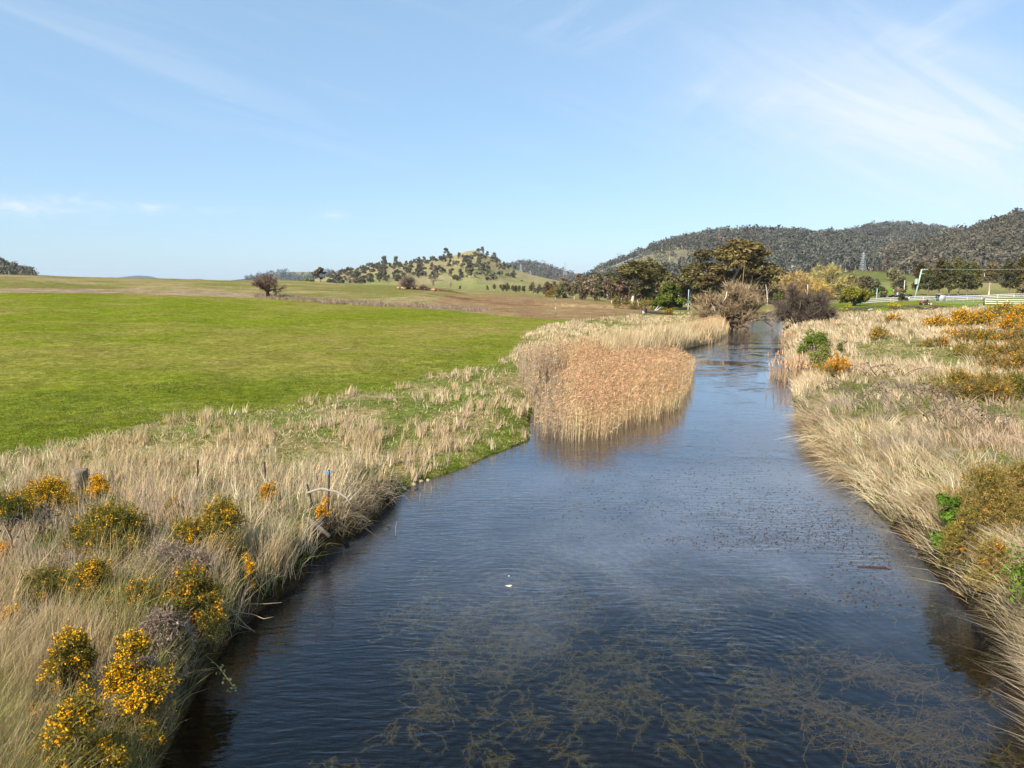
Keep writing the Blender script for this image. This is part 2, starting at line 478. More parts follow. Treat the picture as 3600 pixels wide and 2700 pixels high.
M_RUST = mat_solid('rusty_steel', (0.075, 0.028, 0.02), 0.8, 0.0, c2=(0.035, 0.018, 0.015))
M_WOOD = mat_solid('weathered_wood', (0.24, 0.185, 0.115), 0.9, 0.0, scale=9, c2=(0.10, 0.075, 0.045))
M_BLACK = mat_solid('black_rubber', (0.02, 0.02, 0.022), 0.7)
M_GLASS = mat_solid('dark_glass', (0.03, 0.035, 0.04), 0.1)
M_ATTR0 = mat_attr('painted', 0.0, 0.5, 0.04)
# ------------------------------------------------------------------ ground
PADDOCK = [(-9000, 1040), (-900, 1028), (0, 1029), (400, 1032), (900, 1049), (1300, 1073), (1700, 1102), (1950, 1124), (2015, 1131), (1920, 1148), (1850, 1172), (1822, 1222),
           (1800, 1258), (1700, 1292), (1500, 1336), (1300, 1376), (1000, 1436), (700, 1476), (500, 1496), (250, 1546), (100, 1576), (0, 1606), (-600, 1720), (-9000, 3000)]
BROWN = [(1500, 1062), (1620, 1035), (1760, 1036), (2000, 1050), (2150, 1062), (2230, 1072), (2285, 1098), (2180, 1108), (2060, 1128), (2010, 1131), (1900, 1121), (1700, 1100), (1560, 1085)]
PINK = [(-200, 1012), (300, 1014), (600, 1022), (900, 1034), (1200, 1056), (1500, 1070), (1700, 1086), (1760, 1100), (1300, 1071), (900, 1047), (400, 1030), (-200, 1027)]
DIRT = [(1430, 1022), (1500, 1030), (1700, 1052), (1900, 1075), (1760, 1072), (1560, 1046)]
LAWN = [(2890, 1062), (3050, 1052), (3300, 1052), (3600, 1040), (4300, 1030), (4300, 1066), (3600, 1080), (3400, 1082), (3150, 1090), (2950, 1108), (2860, 1100), (2850, 1080)]
FARGREEN = [(2985, 1012), (3120, 1012), (3200, 1020), (3200, 1032), (2985, 1034)]
RGREEN = [(2990, 1215), (3090, 1190), (3230, 1180), (3300, 1205), (3380, 1230), (3480, 1290), (3400, 1315), (3180, 1290), (3000, 1270)]
MOSS_L = [(1395, 1760), (1440, 1690), (1500, 1630), (1640, 1580), (1800, 1490), (1868, 1440), (1880, 1520), (1850, 1560), (1640, 1655), (1480, 1700)]
CROP = [(1480, 1003), (1560, 1006), (1700, 1020), (1700, 1034), (1560, 1020), (1480, 1016)]
def lin(r, g, b):
    f = lambda c: (c / 255 / 12.92) if c / 255 <= 0.04045 else ((c / 255 + 0.055) / 1.055) ** 2.4
    return np.array([f(r), f(g), f(b)])
def ground_colour(x, y, z):
    px, py = proj(x, y, z)
    n1 = fbm(x * 0.05, y * 0.05, 21, 4); n2 = fbm(x * 0.35, y * 0.35, 33, 3); n3 = fbm(x * 0.012, y * 0.012, 5, 3); n4 = fbm(x * 1.3, y * 1.3, 71, 2)
    s_ = np.clip((py - 990) / 300, 0.03, 1.2)
    jx = px + (n2 - 0.5) * 120 * s_; jy = py + (n1 - 0.5) * 36 * s_ + (n4 - 0.5) * 16 * s_
    d, wk = river_dist(x, y)
    C = np.zeros((len(x), 3))
    olive = np.array([0.16, 0.14, 0.045]); tan = np.array([0.27, 0.20, 0.10]); green = np.array([0.105, 0.145, 0.014])
    mix = lambda a, b, k: a + (b - a) * np.clip(k, 0, 1)[:, None]
    C[:] = mix(olive[None], tan[None], (n1 - 0.42) * 4)                                   # far left slope
    C = mix(C, np.array([[0.13, 0.16, 0.03]]), (n2 - 0.52) * 5 * (py > 985))
    far = y > 330
    C[far] = mix(np.array([[0.16, 0.17, 0.045]]), np.array([[0.22, 0.19, 0.08]]), (n3 - 0.35) * 3)[far]
    k = inpoly(jx, jy, PINK); C[k] = mix(np.array([[0.30, 0.215, 0.145]]), np.array([[0.20, 0.15, 0.075]]), (n2 - 0.4) * 4)[k]
    k = inpoly(jx, jy, BROWN); C[k] = mix(np.array([[0.20, 0.125, 0.065]]), np.array([[0.25, 0.175, 0.085]]), (n2 - 0.4) * 4)[k]
    k = inpoly(jx, jy, DIRT); C[k] = mix(C, np.array([[0.145, 0.075, 0.04]]), (n2 - 0.38) * 4)[k]
    pk = inpoly(jx, jy, PADDOCK)
    near = np.clip((py - 1250) / 250, 0, 1)
    pc = mix(np.array([[0.135, 0.158, 0.014]]), np.array([[0.205, 0.170, 0.045]]), (n1 - 0.40) * 2.2 * (1 - 0.75 * near) + 0.12 + (n2 - 0.5) * 1.0)
    pc = mix(pc, np.array([[0.118, 0.138, 0.011]]), (near * 0.75 + (n3 - 0.5) * 0.45))
    C[pk] = pc[pk]
    strip = (~inpoly(px, py - 6 * s_, PADDOCK)) & (~pk) & (x < 0.2 * y) & (py > 1100) | ((px < 1900) & (py > 1130) & ~pk)
    strip = strip & (y < 130) & (x < 0.28 * y) & (px < 2520)
    C[strip] = mix(np.array([[0.115, 0.135, 0.028]]), np.array([[0.26, 0.20, 0.095]]), (n2 - 0.44) * 5)[strip]
    right = (px > 2700) & (y < 320) & (x > 5) | (y < 12) & (x > 2)
    rc = mix(np.array([[0.25, 0.19, 0.10]]), np.array([[0.16, 0.13, 0.06]]), (n2 - 0.42) * 4)
    C[right] = rc[right]
    C[(y < 12) & (x < 0)] = np.array([0.2, 0.16, 0.07])
    g = inpoly(jx, jy, RGREEN); C[g] = mix(np.array([[0.13, 0.135, 0.035]]), np.array([[0.23, 0.19, 0.085]]), (n4 - 0.42) * 4)[g]
    g = inpoly(jx, jy, LAWN); C[g] = mix(np.array([[0.125, 0.165, 0.014]]), np.array([[0.17, 0.17, 0.03]]), (n1 - 0.4) * 4)[g]
    g = (y > 215) & (y < 420) & (px > 2850); C[g] = mix(np.array([[0.16, 0.15, 0.05]]), np.array([[0.21, 0.17, 0.08]]), (n1 - 0.4) * 4)[g]
    g = inpoly(px, py, FARGREEN) & (y > 230); C[g] = np.array([0.16, 0.24, 0.02])
    g = inpoly(px, py, CROP) & (y > 430); C[g] = np.array([0.08, 0.19, 0.02])
    g = inpoly(jx, jy, MOSS_L); C[g] = mix(np.array([[0.095, 0.125, 0.014]]), np.array([[0.20, 0.165, 0.06]]), (n4 - 0.5) * 4)[g]
    edge = (d > 0) & (d < 0.6) & (y < 130) & (x > -8) & (px > 2700); C[edge] = mix(np.array([[0.085, 0.10, 0.02]]), np.array([[0.10, 0.075, 0.04]]), (n2 - 0.4) * 5)[edge]
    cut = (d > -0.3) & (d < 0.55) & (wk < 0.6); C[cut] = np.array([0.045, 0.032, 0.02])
    C *= (0.88 + 0.24 * n4)[:, None]
    # bed of the river: brown margins, gloom of the deep middle painted into the colour
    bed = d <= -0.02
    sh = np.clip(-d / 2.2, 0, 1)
    C[bed] = mix(np.where((x > 2)[:, None], np.array([[0.026, 0.019, 0.010]]), np.array([[0.085, 0.048, 0.016]])), np.array([[0.012, 0.012, 0.012]]), sh ** 0.6)[bed] * (0.7 + 0.6 * n2[bed])[:, None]  # right margin painted darker too, for the near-black shaded water there
    return np.clip(C, 0.003, 0.9)

th = np.concatenate([np.linspace(R(-84), R(-46), 40, endpoint=False), np.arange(R(-46), R(46), 0.0062), np.linspace(R(46), R(84), 40)])
rr = np.exp(np.arange(math.log(24), math.log(13000), 0.0075))
TH, RR = np.meshgrid(th, rr)
gx = (RR * np.sin(TH)).ravel(); gy = (-40 + RR * np.cos(TH)).ravel()
gz = height(gx, gy)
far_drop = np.clip((gy - 1500) / 6000, 0, 1)
gz = gz - far_drop * 6
na = len(th); nr = len(rr)
ii = (np.arange(nr - 1)[:, None] * na + np.arange(na - 1)[None]).ravel()
GQ = np.stack([ii, ii + 1, ii + na + 1, ii + na], axis=1)
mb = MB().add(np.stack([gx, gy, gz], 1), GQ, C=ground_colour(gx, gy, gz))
def ground_material(name, b_scale=1.0):
    m = bpy.data.materials.new(name); m.use_nodes = True
    t = NT(m.node_tree); b = t.n['Principled BSDF']
    b.inputs['Roughness'].default_value = 1.0; b.inputs['Specular IOR Level'].default_value = 0.0
    a = t.node('ShaderNodeAttribute', attribute_name='Col')
    tcn = t.node('ShaderNodeTexCoord'); p = tcn.outputs['Object']
    n1 = t.noise(p, 9.0, 5.0, 0.65); n4 = t.noise(p, 2.6, 3.0, 0.7); n2 = t.noise(p, 1.1, 4.0, 0.6); n3 = t.noise(p, 0.22, 5.0, 0.65)
    f1 = t.ramp(n1, 0.3, 0.7, 0.66, 1.34); f2 = t.ramp(n2, 0.3, 0.7, 0.80, 1.20); f3 = t.ramp(n3, 0.3, 0.7, 0.86, 1.14)
    k = t.math('MULTIPLY', t.math('MULTIPLY', t.math('MULTIPLY', f1, f2), f3), t.ramp(n4, 0.32, 0.68, 0.72, 1.28))
    c = t.mixc(1.0, a.outputs['Color'], t.comb(k, k, t.math('MULTIPLY', k, f2)), 'MULTIPLY')
    t.l.new(c, b.inputs['Base Color'])
    bp = t.node('ShaderNodeBump'); bp.inputs['Strength'].default_value = 0.9; bp.inputs['Distance'].default_value = 0.10 * b_scale
    t.l.new(t.math('ADD', n1, t.math('MULTIPLY', n2, 1.5)), bp.inputs['Height'])
    t.l.new(bp.outputs[0], b.inputs['Normal'])
    return m
M_GROUND = ground_material('pasture')
ground = mb.build('ground', M_GROUND, smooth=True)
tag(ground, kind='structure')

# ------------------------------------------------------------------ water
wv = []
def water_material():
    m = bpy.data.materials.new('water'); m.use_nodes = True
    t = NT(m.node_tree)
    for n in list(t.n): t.n.remove(n)
    out = t.node('ShaderNodeOutputMaterial')
    tcn = t.node('ShaderNodeTexCoord'); p = tcn.outputs['Object']
    sp = t.node('ShaderNodeSeparateXYZ'); t.l.new(p, sp.inputs[0])
    X, Y = sp.outputs[0], sp.outputs[1]
    # short wind ripples, crests roughly across the stream, stronger in patches
    warp = t.noise(p, 0.22, 2.0)
    r1 = t.noise(t.comb(t.math('MULTIPLY', X, 1.0), t.math('ADD', t.math('MULTIPLY', Y, 5.0), t.math('MULTIPLY', warp, 7.0))), 1.0, 2.0, 0.5, 0.4)
    r2 = t.noise(t.comb(t.math('MULTIPLY', X, 2.6), t.math('MULTIPLY', Y, 9.0), 4.0), 1.0, 2.0, 0.5, 0.3)
    # rings spreading from a few points
    rings = []
    for cx, cy, wl, reach in ((-2.3, 8.6, 0.26, 2.6), (1.6, 9.5, 0.22, 3.2), (5.2, 14.2, 0.24, 3.0), (4.2, 10.4, 0.26, 3.6), (-0.4, 10.2, 0.24, 2.4), (0.0, 18.0, 0.3, 3.4)):
        dx = t.math('SUBTRACT', X, cx); dy = t.math('SUBTRACT', Y, cy)
        r = t.math('SQRT', t.math('ADD', t.math('MULTIPLY', dx, dx), t.math('MULTIPLY', dy, dy)))
        rw = t.math('ADD', r, t.math('MULTIPLY', warp, 0.7))
        s = t.math('SINE', t.math('MULTIPLY', rw, 2 * math.pi / wl))
        k = t.math('EXPONENT', t.math('MULTIPLY', t.math('MULTIPLY', r, r), -1.0 / reach ** 2))
        rings.append(t.math('MULTIPLY', s, k))
    o = rings[0]
    for q in rings[1:]: o = t.math('ADD', o, q)
    patch = t.ramp(t.noise(t.comb(t.math('MULTIPLY', X, 0.16), t.math('MULTIPLY', Y, 0.13), 2.0), 1.0, 3.0), 0.40, 0.62, 0.10, 1.0)
    lpatch = t.ramp(X, -2.5, 2.5, 1.0, 0.25)
    calm = t.ramp(Y, 26.0, 44.0, 1.0, 0.35)
    h = t.math('ADD', t.math('MULTIPLY', r1, 0.020), t.math('MULTIPLY', r2, 0.010))
    h = t.math('MULTIPLY', t.math('MULTIPLY', h, t.math('MAXIMUM', patch, lpatch)), calm)
    h = t.math('ADD', h, t.math('MULTIPLY', o, 0.0017))
    # far reach: bands of ruffled and of smooth water
    band = t.ramp(t.noise(t.comb(t.math('MULTIPLY', X, 0.10), t.math('MULTIPLY', Y, 0.16), 9.0), 1.0, 3.0, 0.55), 0.48, 0.60)
    band = t.math('MULTIPLY', band, t.ramp(Y, 46.0, 70.0, 0.15, 1.0))
    band = t.math('MAXIMUM', band, t.ramp(Y, 92.0, 118.0, 0.0, 1.6))
    r3 = t.noise(t.comb(t.math('MULTIPLY', X, 1.6), t.math('MULTIPLY', Y, 1.6), 1.0), 1.0, 2.0, 0.5)
    h = t.math('ADD', h, t.math('MULTIPLY', t.math('MULTIPLY', r3, band), 0.13))
    bp = t.node('ShaderNodeBump'); bp.inputs['Strength'].default_value = 1.0; bp.inputs['Distance'].default_value = 1.0
    t.l.new(h, bp.inputs['Height'])
    gl = t.node('ShaderNodeBsdfGlossy'); gl.inputs['Roughness'].default_value = 0.02
    gl.inputs[0].default_value = (0.93, 0.95, 1.0, 1)
    t.l.new(bp.outputs[0], gl.inputs['Normal'])
    tr = t.node('ShaderNodeBsdfTransparent'); tr.inputs[0].default_value = (0.50, 0.45, 0.35, 1)
    geo = t.node('ShaderNodeNewGeometry')     # Schlick's law, the same from both sides of the surface
    dt = t.node('ShaderNodeVectorMath', operation='DOT_PRODUCT')
    t.l.new(geo.outputs['Incoming'], dt.inputs[0]); t.l.new(bp.outputs[0], dt.inputs[1])
    cosi = t.math('ABSOLUTE', dt.outputs['Value'])
    fres = t.math('ADD', 0.022, t.math('MULTIPLY', t.math('POWER', t.math('SUBTRACT', 1.0, cosi, clamp=True), 3.75), 0.965))
    # silt hanging in the water, and a thin film of scum and pollen on the quiet middle reach
    silt = t.node('ShaderNodeBsdfDiffuse'); silt.inputs[0].default_value = (0.17, 0.19, 0.21, 1)
    body = t.node('ShaderNodeMixShader'); body.inputs[0].default_value = 0.006
    t.l.new(tr.outputs[0], body.inputs[1]); t.l.new(silt.outputs[0], body.inputs[2])
    mx = t.node('ShaderNodeMixShader')
    t.l.new(fres, mx.inputs[0]); t.l.new(body.outputs[0], mx.inputs[1]); t.l.new(gl.outputs[0], mx.inputs[2])
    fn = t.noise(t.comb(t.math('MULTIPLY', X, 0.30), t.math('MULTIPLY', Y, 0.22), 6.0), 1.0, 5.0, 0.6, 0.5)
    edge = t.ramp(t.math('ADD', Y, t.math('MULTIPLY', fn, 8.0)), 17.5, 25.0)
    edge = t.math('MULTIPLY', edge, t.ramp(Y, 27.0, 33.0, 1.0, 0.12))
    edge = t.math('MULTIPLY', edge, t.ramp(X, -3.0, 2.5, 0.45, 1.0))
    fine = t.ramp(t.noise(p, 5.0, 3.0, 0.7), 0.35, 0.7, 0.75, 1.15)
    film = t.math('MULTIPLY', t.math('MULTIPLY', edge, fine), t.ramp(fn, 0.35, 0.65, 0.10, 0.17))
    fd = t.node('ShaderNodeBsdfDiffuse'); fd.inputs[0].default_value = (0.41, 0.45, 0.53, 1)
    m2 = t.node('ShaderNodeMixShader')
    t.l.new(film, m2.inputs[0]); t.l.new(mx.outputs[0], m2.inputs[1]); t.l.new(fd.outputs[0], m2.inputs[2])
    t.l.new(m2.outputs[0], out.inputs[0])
    return m
wl = MB()
rows = [-30, 0, 20, 40, 70, 110, 150, 190, 222]
for a, b in zip(rows[:-1], rows[1:]):
    wl.add([[-75, a, 0], [75, a, 0], [75, b, 0], [-75, b, 0]], [[0, 1, 2, 3]])
water = wl.build('water', water_material()); tag(water, kind='structure')

# ------------------------------------------------------------------ hills
class Hill:
    def __init__(s, name, ridge, Yr, Yf, foot, colour, seed, spread=1.0, steps=46, sub=140):
        s.r = np.array(ridge, float); s.Yr, s.Yf, s.foot, s.seed = Yr, Yf, foot, seed
        pxs = np.linspace(s.r[0, 0], s.r[-1, 0], sub)
        ss = np.concatenate([np.linspace(0, 1, steps), np.linspace(1.08, 2.0, 10)])
        A, B = np.meshgrid(pxs, ss)
        P = s.point(A.ravel(), B.ravel())
        n = len(pxs)
        ii = (np.arange(len(ss) - 1)[:, None] * n + np.arange(n - 1)[None]).ravel()
        C = colour(A.ravel(), B.ravel(), P)
        s.o = MB().add(P, np.stack([ii, ii + 1, ii + n + 1, ii + n], 1), C=C).build(name, M_HILL, smooth=True)
        tag(s.o, kind='structure')
    def point(s, px, k):
        """k = 0 at the foot, 1 on the ridge, 2 behind"""
        px = np.asarray(px, float); k = np.asarray(k, float)
        zr = CAMZ + s.Yr * (1000 - np.interp(px, s.r[:, 0], s.r[:, 1])) / F
        zf = base_height((px - 1800) / F * s.Yf * CP, np.full(px.shape, float(s.Yf))) - 0.6
        Y = s.Yf + (s.Yr - s.Yf) * k
        kk = np.where(k <= 1, k, 2 - k)
        prof = np.where(k <= 1, 0.55 * kk + 0.45 * (kk * kk * (3 - 2 * kk)), kk * kk * (3 - 2 * kk))
        z = zf + (zr - zf) * prof
        n = fbm(px * 0.012 + s.seed, k * 3.0 + s.seed, s.seed, 4) - 0.5
        z = z + n * (zr - zf) * 0.22 * np.clip(4 * kk * (1.02 - kk), 0, 1)
        x = (px - 1800) / F * (Y * CP - (z - CAMZ) * SP)
        return np.stack([x, Y, z], axis=-1)
M_HILL = ground_material('hillside', 6.0)
def grass_hill(px, k, P):
    n = fbm(P[:, 0] * 0.012, P[:, 1] * 0.012, 41, 4); m = fbm(P[:, 0] * 0.05, P[:, 1] * 0.03, 43, 3)
    a = np.array([0.31, 0.255, 0.125]); b = np.array([0.24, 0.235, 0.085])
    C = a + (b - a) * np.clip((n - 0.42) * 4 + (0.45 - k)[:] * 1.6, 0, 1)[:, None]
    return C * (0.85 + 0.3 * m)[:, None]
def forest_floor(px, k, P):
    n = fbm(P[:, 0] * 0.02, P[:, 1] * 0.02, 47, 3)
    C = np.array([[0.085, 0.075, 0.04]]) * (0.8 + 0.4 * n)[:, None]
    _, py = proj(P[:, 0], P[:, 1], P[:, 2])
    g = inpoly(px, py, SPUR); C[g] = np.array([0.19, 0.17, 0.10]) * (0.85 + 0.3 * n[g])[:, None]
    g = inpoly(px, py, FOOT_GREEN); C[g] = np.array([0.155, 0.165, 0.045]) * (0.85 + 0.3 * n[g])[:, None]
    for q in CLEARINGS:
        g = inpoly(px, py, q); C[g] = np.array([0.25, 0.21, 0.11])
    return C
SPUR = [(2060, 985), (2130, 950), (2200, 922), (2290, 893), (2370, 878), (2450, 880), (2510, 890), (2440, 925), (2380, 945), (2200, 975), (2090, 990)]
FOOT_GREEN = [(2880, 1000), (2960, 962), (3000, 950), (3130, 958), (3230, 972), (3250, 1005), (3100, 1030), (2900, 1040)]
CLEARINGS = [[(3075, 846), (3170, 838), (3178, 846), (3120, 858), (3085, 856)], [(3340, 845), (3390, 836), (3392, 842), (3350, 852)], [(2920, 922), (2970, 918), (2975, 930), (2925, 934)]]
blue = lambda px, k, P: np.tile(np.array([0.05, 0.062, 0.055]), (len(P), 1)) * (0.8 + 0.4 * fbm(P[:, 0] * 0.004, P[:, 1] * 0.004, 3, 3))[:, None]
H_MID = Hill('hill', [(1020, 998), (1100, 984), (1170, 965), (1254, 945), (1341, 934), (1406, 928), (1515, 917), (1587, 903), (1641, 886), (1676, 884), (1712, 900), (1762, 924), (1800, 945), (1853, 962), (1915, 978), (1980, 990), (2060, 1000)],
             1000, 560, 4.0, grass_hill, 5)
H_BACK = Hill('hill', [(1740, 965), (1780, 938), (1850, 934), (1910, 940), (1950, 955), (2000, 972), (2040, 985), (2090, 998)], 2600, 1700, 10.0, forest_floor, 8, steps=24, sub=60)
H_RIGHT = Hill('hill', [(2010, 1002), (2060, 985), (2100, 962), (2141, 945), (2181, 930), (2222, 912), (2263, 896), (2303, 878), (2344, 864), (2385, 850), (2466, 838), (2547, 828), (2629, 824), (2751, 828), (2873, 834), (2954, 840), (3010, 848), (3120, 880), (3300, 930)],
               1500, 640, 9.0, forest_floor, 11, sub=200)
H_FAR = Hill('hill', [(2860, 870), (2945, 836), (3017, 818), (3071, 808), (3143, 802), (3234, 808), (3306, 815), (3379, 828), (3430, 834), (3600, 850)], 2100, 1250, 35.0, forest_floor, 13, sub=120)
H_EDGE = Hill('hill', [(2940, 960), (3060, 905), (3180, 880), (3280, 862), (3370, 840), (3415, 828), (3444, 812), (3487, 800), (3541, 785), (3596, 774), (3700, 755), (3900, 740), (4300, 735), (4800, 760)], 1250, 560, 8.0, forest_floor, 17, sub=200)
H_LEFT = Hill('hill', [(-900, 830), (-500, 850), (-200, 880), (0, 926), (45, 944), (85, 962), (122, 972), (160, 990)], 700, 420, 8.0, grass_hill, 19, sub=80)
H_BLUE = Hill('hill', [(80, 985), (130, 966), (220, 972), (285, 974), (330, 977), (400, 978), (440, 973), (485, 969), (530, 972), (560, 980), (640, 983), (700, 981), (780, 990)], 8500, 7000, 5.0, blue, 23, steps=12, sub=80)
def blue_patch(px, k, P):
    C = blue(px, k, P); _, py = proj(P[:, 0], P[:, 1], P[:, 2])
    g = inpoly(px, py, [(1000, 963), (1030, 954), (1100, 956), (1098, 966), (1058, 972)]) | inpoly(px, py, [(800, 1000), (900, 975), (985, 958), (985, 1000)])
    C[g] = np.array([0.17, 0.17, 0.085]); return C
H_LBLUE = Hill('hill', [(740, 992), (830, 984), (900, 977), (947, 964), (983, 958), (1052, 957), (1103, 957), (1160, 955), (1200, 965), (1300, 985)], 3300, 2400, 8.0, blue_patch, 29, steps=24, sub=80)
# ------------------------------------------------------------------ trees and shrubs
def grow(r, p, d, L, rad, lev, cfg, segs, tips):
    """one limb and what grows from it"""
    n = cfg.get('nseg', 3); q = np.array(p, float); dd = np.array(d, float)
    pts = [q.copy()]
    for i in range(n):
        dd = dd + r.normal(size=3) * cfg['wig'] + np.array([0, 0, cfg['up']])
        dd /= np.linalg.norm(dd)
        q2 = q + dd * L / n
        r0 = rad * (1 - i / n * (1 - cfg['taper'])); r1 = rad * (1 - (i + 1) / n * (1 - cfg['taper']))
        segs.append((q, q2, r0, r1, lev)); q = q2; pts.append(q.copy())
    if lev == 0:
        tips.append((q, dd)); return
    k = cfg['kids'][-lev] if isinstance(cfg['kids'], (list, tuple)) else cfg['kids']
    a0 = r.random() * 6.28
    ax = np.cross(dd, [0.3, 0.1, 1.0] if abs(dd[2]) < 0.9 else [1.0, 0, 0]); ax /= np.linalg.norm(ax); bx = np.cross(dd, ax)
    for i in range(k):
        th = a0 + i * 2.4 + r.normal() * 0.3
        sp = cfg['spread'] * (0.7 + 0.6 * r.random())
        nd = dd * math.cos(sp) + (ax * math.cos(th) + bx * math.sin(th)) * math.sin(sp)
        along = 1.0 if i < 2 else 0.45 + 0.5 * r.random()
        b = pts[0] + (pts[-1] - pts[0]) * along if along < 1 else q
        j = min(int(along * n), n); b = pts[j] if along < 1 else q
        grow(r, b, nd, L * cfg['lenf'] * (0.75 + 0.5 * r.random()), rad * cfg['radf'] * (0.8 + 0.3 * r.random()), lev - 1, cfg, segs, tips)
def wood(segs, k_big=7, k_small=4, C=(0.3, 0.25, 0.2), thin=0.03, rng_=None, vary=0.15):
    g = MB(); rr_ = rng_ or np.random.default_rng(1)
    for big in (True, False):
        S = [s for s in segs if (s[2] > thin) == big]
        if not S: continue
        k = k_big if big else k_small
        col_ = jit(rr_, len(S), C, vary, 0.03)
        g.tubes(np.array([s[0] for s in S]), np.array([s[1] for s in S]), np.array([s[2] for s in S]), np.array([s[3] for s in S]), k, np.repeat(col_, 1, 0) if False else np.repeat(col_, 1, 0))
    return g
def clumps(centers, radii, n, size, C, r, flat=0.7, up=0.5, vary=0.25, shell=0.55, outw=0.8):
    """leaf clusters: faces spread through soft balls, fuller on the outside"""
    centers = np.asarray(centers, float); K = len(centers)
    radii = np.broadcast_to(radii, (K,))
    k = r.integers(0, K, n)
    u = unit(r.normal(size=(n, 3)))
    rad = (shell + (1 - shell) * r.random(n)) ** 1.0 * (0.75 + 0.4 * r.random(n))
    P = centers[k] + u * (rad * radii[k])[:, None] * np.array([1, 1, flat])
    cc = np.exp(r.normal(size=(K, 1)) * vary * 0.7)[k] * np.asarray(C, float)
    cc = cc * np.exp(r.normal(size=(n, 1)) * vary) * (1 + r.normal(size=(n, 3)) * 0.06)
    return leaves(P, size * np.exp(r.normal(size=n) * 0.3), np.clip(cc, 0.003, 0.9), r, up=up, aspect=1.7, out=u * outw)
def px_height(px, py_top, base):
    """height of something standing at base whose top is seen at row py_top"""
    return float(at(px, py_top, base[1])[2] - base[2])
def px_width(wpx, base): return wpx / F * (base[1] * CP)

def gum_tree(seed, h, spread_w, leafC, barkC, n_leaf, leaf, trunk=0.35, limbs=6, lev=2, clump_r=0.11, flat=0.6, lean=0.0, rad=None, k2=None, spread=0.65, up=0.10):
    """returns wood and foliage meshes of a eucalypt of height h about the origin"""
    r = np.random.default_rng(seed); segs = []; tips = []
    rad = rad or h * 0.022
    q = np.array([0, 0, -0.3]); d = np.array([lean, 0, 1.0])
    N = 7; pts = [q]
    top = 0.80
    for i in range(N):
        d = d + r.normal(size=3) * 0.07; d[2] = abs(d[2]); d = unit(d)
        q2 = q + d * (h * top + 0.3) / N
        segs.append((q, q2, rad * (1.15 - 0.95 * i / N), rad * (1.15 - 0.95 * (i + 1) / N), 9)); q = q2; pts.append(q)
    pts = np.array(pts)
    cfg = dict(wig=0.20, up=up, taper=0.6, kids=k2 or [3, 3, 3], spread=spread, lenf=0.62, radf=0.6)
    for i in range(limbs):
        t = trunk + (1 - trunk) * (i / max(limbs - 1, 1)) ** 0.9
        b = pts[0] + 0 * pts[0]; f = t * N; j = min(int(f), N - 1); b = pts[j] + (pts[j + 1] - pts[j]) * (f - j)
        a = i * 2.4 + r.normal() * 0.4
        el = 0.35 + 0.9 * t * r.random() + 0.35 * t
        nd = unit(np.array([math.cos(a) * math.cos(el), math.sin(a) * math.cos(el), math.sin(el)]))
        L = spread_w * 0.5 * (1.0 - 0.5 * max(t - 0.55, 0) / 0.45) * (0.55 + 0.3 * r.random())
        grow(r, b, nd, L * 0.62, rad * 0.5 * (1.1 - 0.6 * t), lev, cfg, segs, tips)
    tips.append((q, d))
    T = np.array([t[0] for t in tips])
    zmax = T[:, 2].max(); sc = (h * 0.96) / max(zmax, 0.1)
    W = wood(segs, 7, 4, barkC, 0.05, r)
    cr = h * clump_r * (0.75 + 0.5 * r.random(len(T)))
    Lf = MB(); V, Q, C = clumps(T, cr, n_leaf, leaf, leafC, r, flat=flat); Lf.add(V, Q, C=C)
    return W, Lf
def fitg(WL, w_, h):
    W, Lf = WL
    V = np.concatenate(Lf.v); zt = np.percentile(V[:, 2], 99); wt = np.percentile(V[:, 0], 98.5) - np.percentile(V[:, 0], 1.5)
    s = np.array([w_ / wt, w_ / wt, h / zt])
    for g_ in (W, Lf): g_.v = [v * s for v in g_.v]
    return W, Lf
def place(root_args, W, Lf, leaf_mat=None, trunk_name='trunk', crown_name='crown', trunk_mat=None):
    t = thing(*root_args[:4], **root_args[4])
    W.build(trunk_name, trunk_mat or M_BARK, t)
    Lf.build(crown_name, leaf_mat or M_LEAF, t)
    return t
def set_colour(g, f):
    g.c = [f(c) for c in g.c]; return g

# --- the big spreading gum by the stream
GUML = (0.105, 0.085, 0.028); PALEBARK = (0.52, 0.44, 0.36)
b = GY(2545, 236.0)
W, Lf = fitg(gum_tree(3, 20, 23, (0.160, 0.120, 0.042), PALEBARK, 17000, 0.46, trunk=0.12, limbs=16, lev=2, clump_r=0.085, flat=0.62, rad=0.42, spread=0.75), px_width(225, b), px_height(2520, 853, b))
place(('gum_tree', 'largest gum tree with spreading pale limbs and rust-tinged crown behind the bare willow', 'tree', b, dict(rz=0.5)), W, Lf)
# a second stem on its right
b = GY(2625, 238.0)
W, Lf = fitg(gum_tree(14, 16.5, 17, (0.140, 0.115, 0.042), PALEBARK, 9500, 0.46, trunk=0.12, limbs=14, lev=2, clump_r=0.095, flat=0.6, rad=0.34), px_width(165, b), px_height(2625, 884, b))
place(('gum_tree', 'gum tree with tangled white limbs just right of the largest gum', 'tree', b, dict(rz=1.9)), W, Lf)
b = GY(2432, 232.0)
W, Lf = fitg(gum_tree(15, 12.0, 11, (0.125, 0.105, 0.040), PALEBARK, 5500, 0.45, trunk=0.12, limbs=11, lev=2, clump_r=0.11, flat=0.65, rad=0.26), px_width(110, b), px_height(2432, 935, b))
place(('gum_tree', 'low dark gum tree between the green wattle and the largest gum', 'tree', b, dict(rz=0.2)), W, Lf)
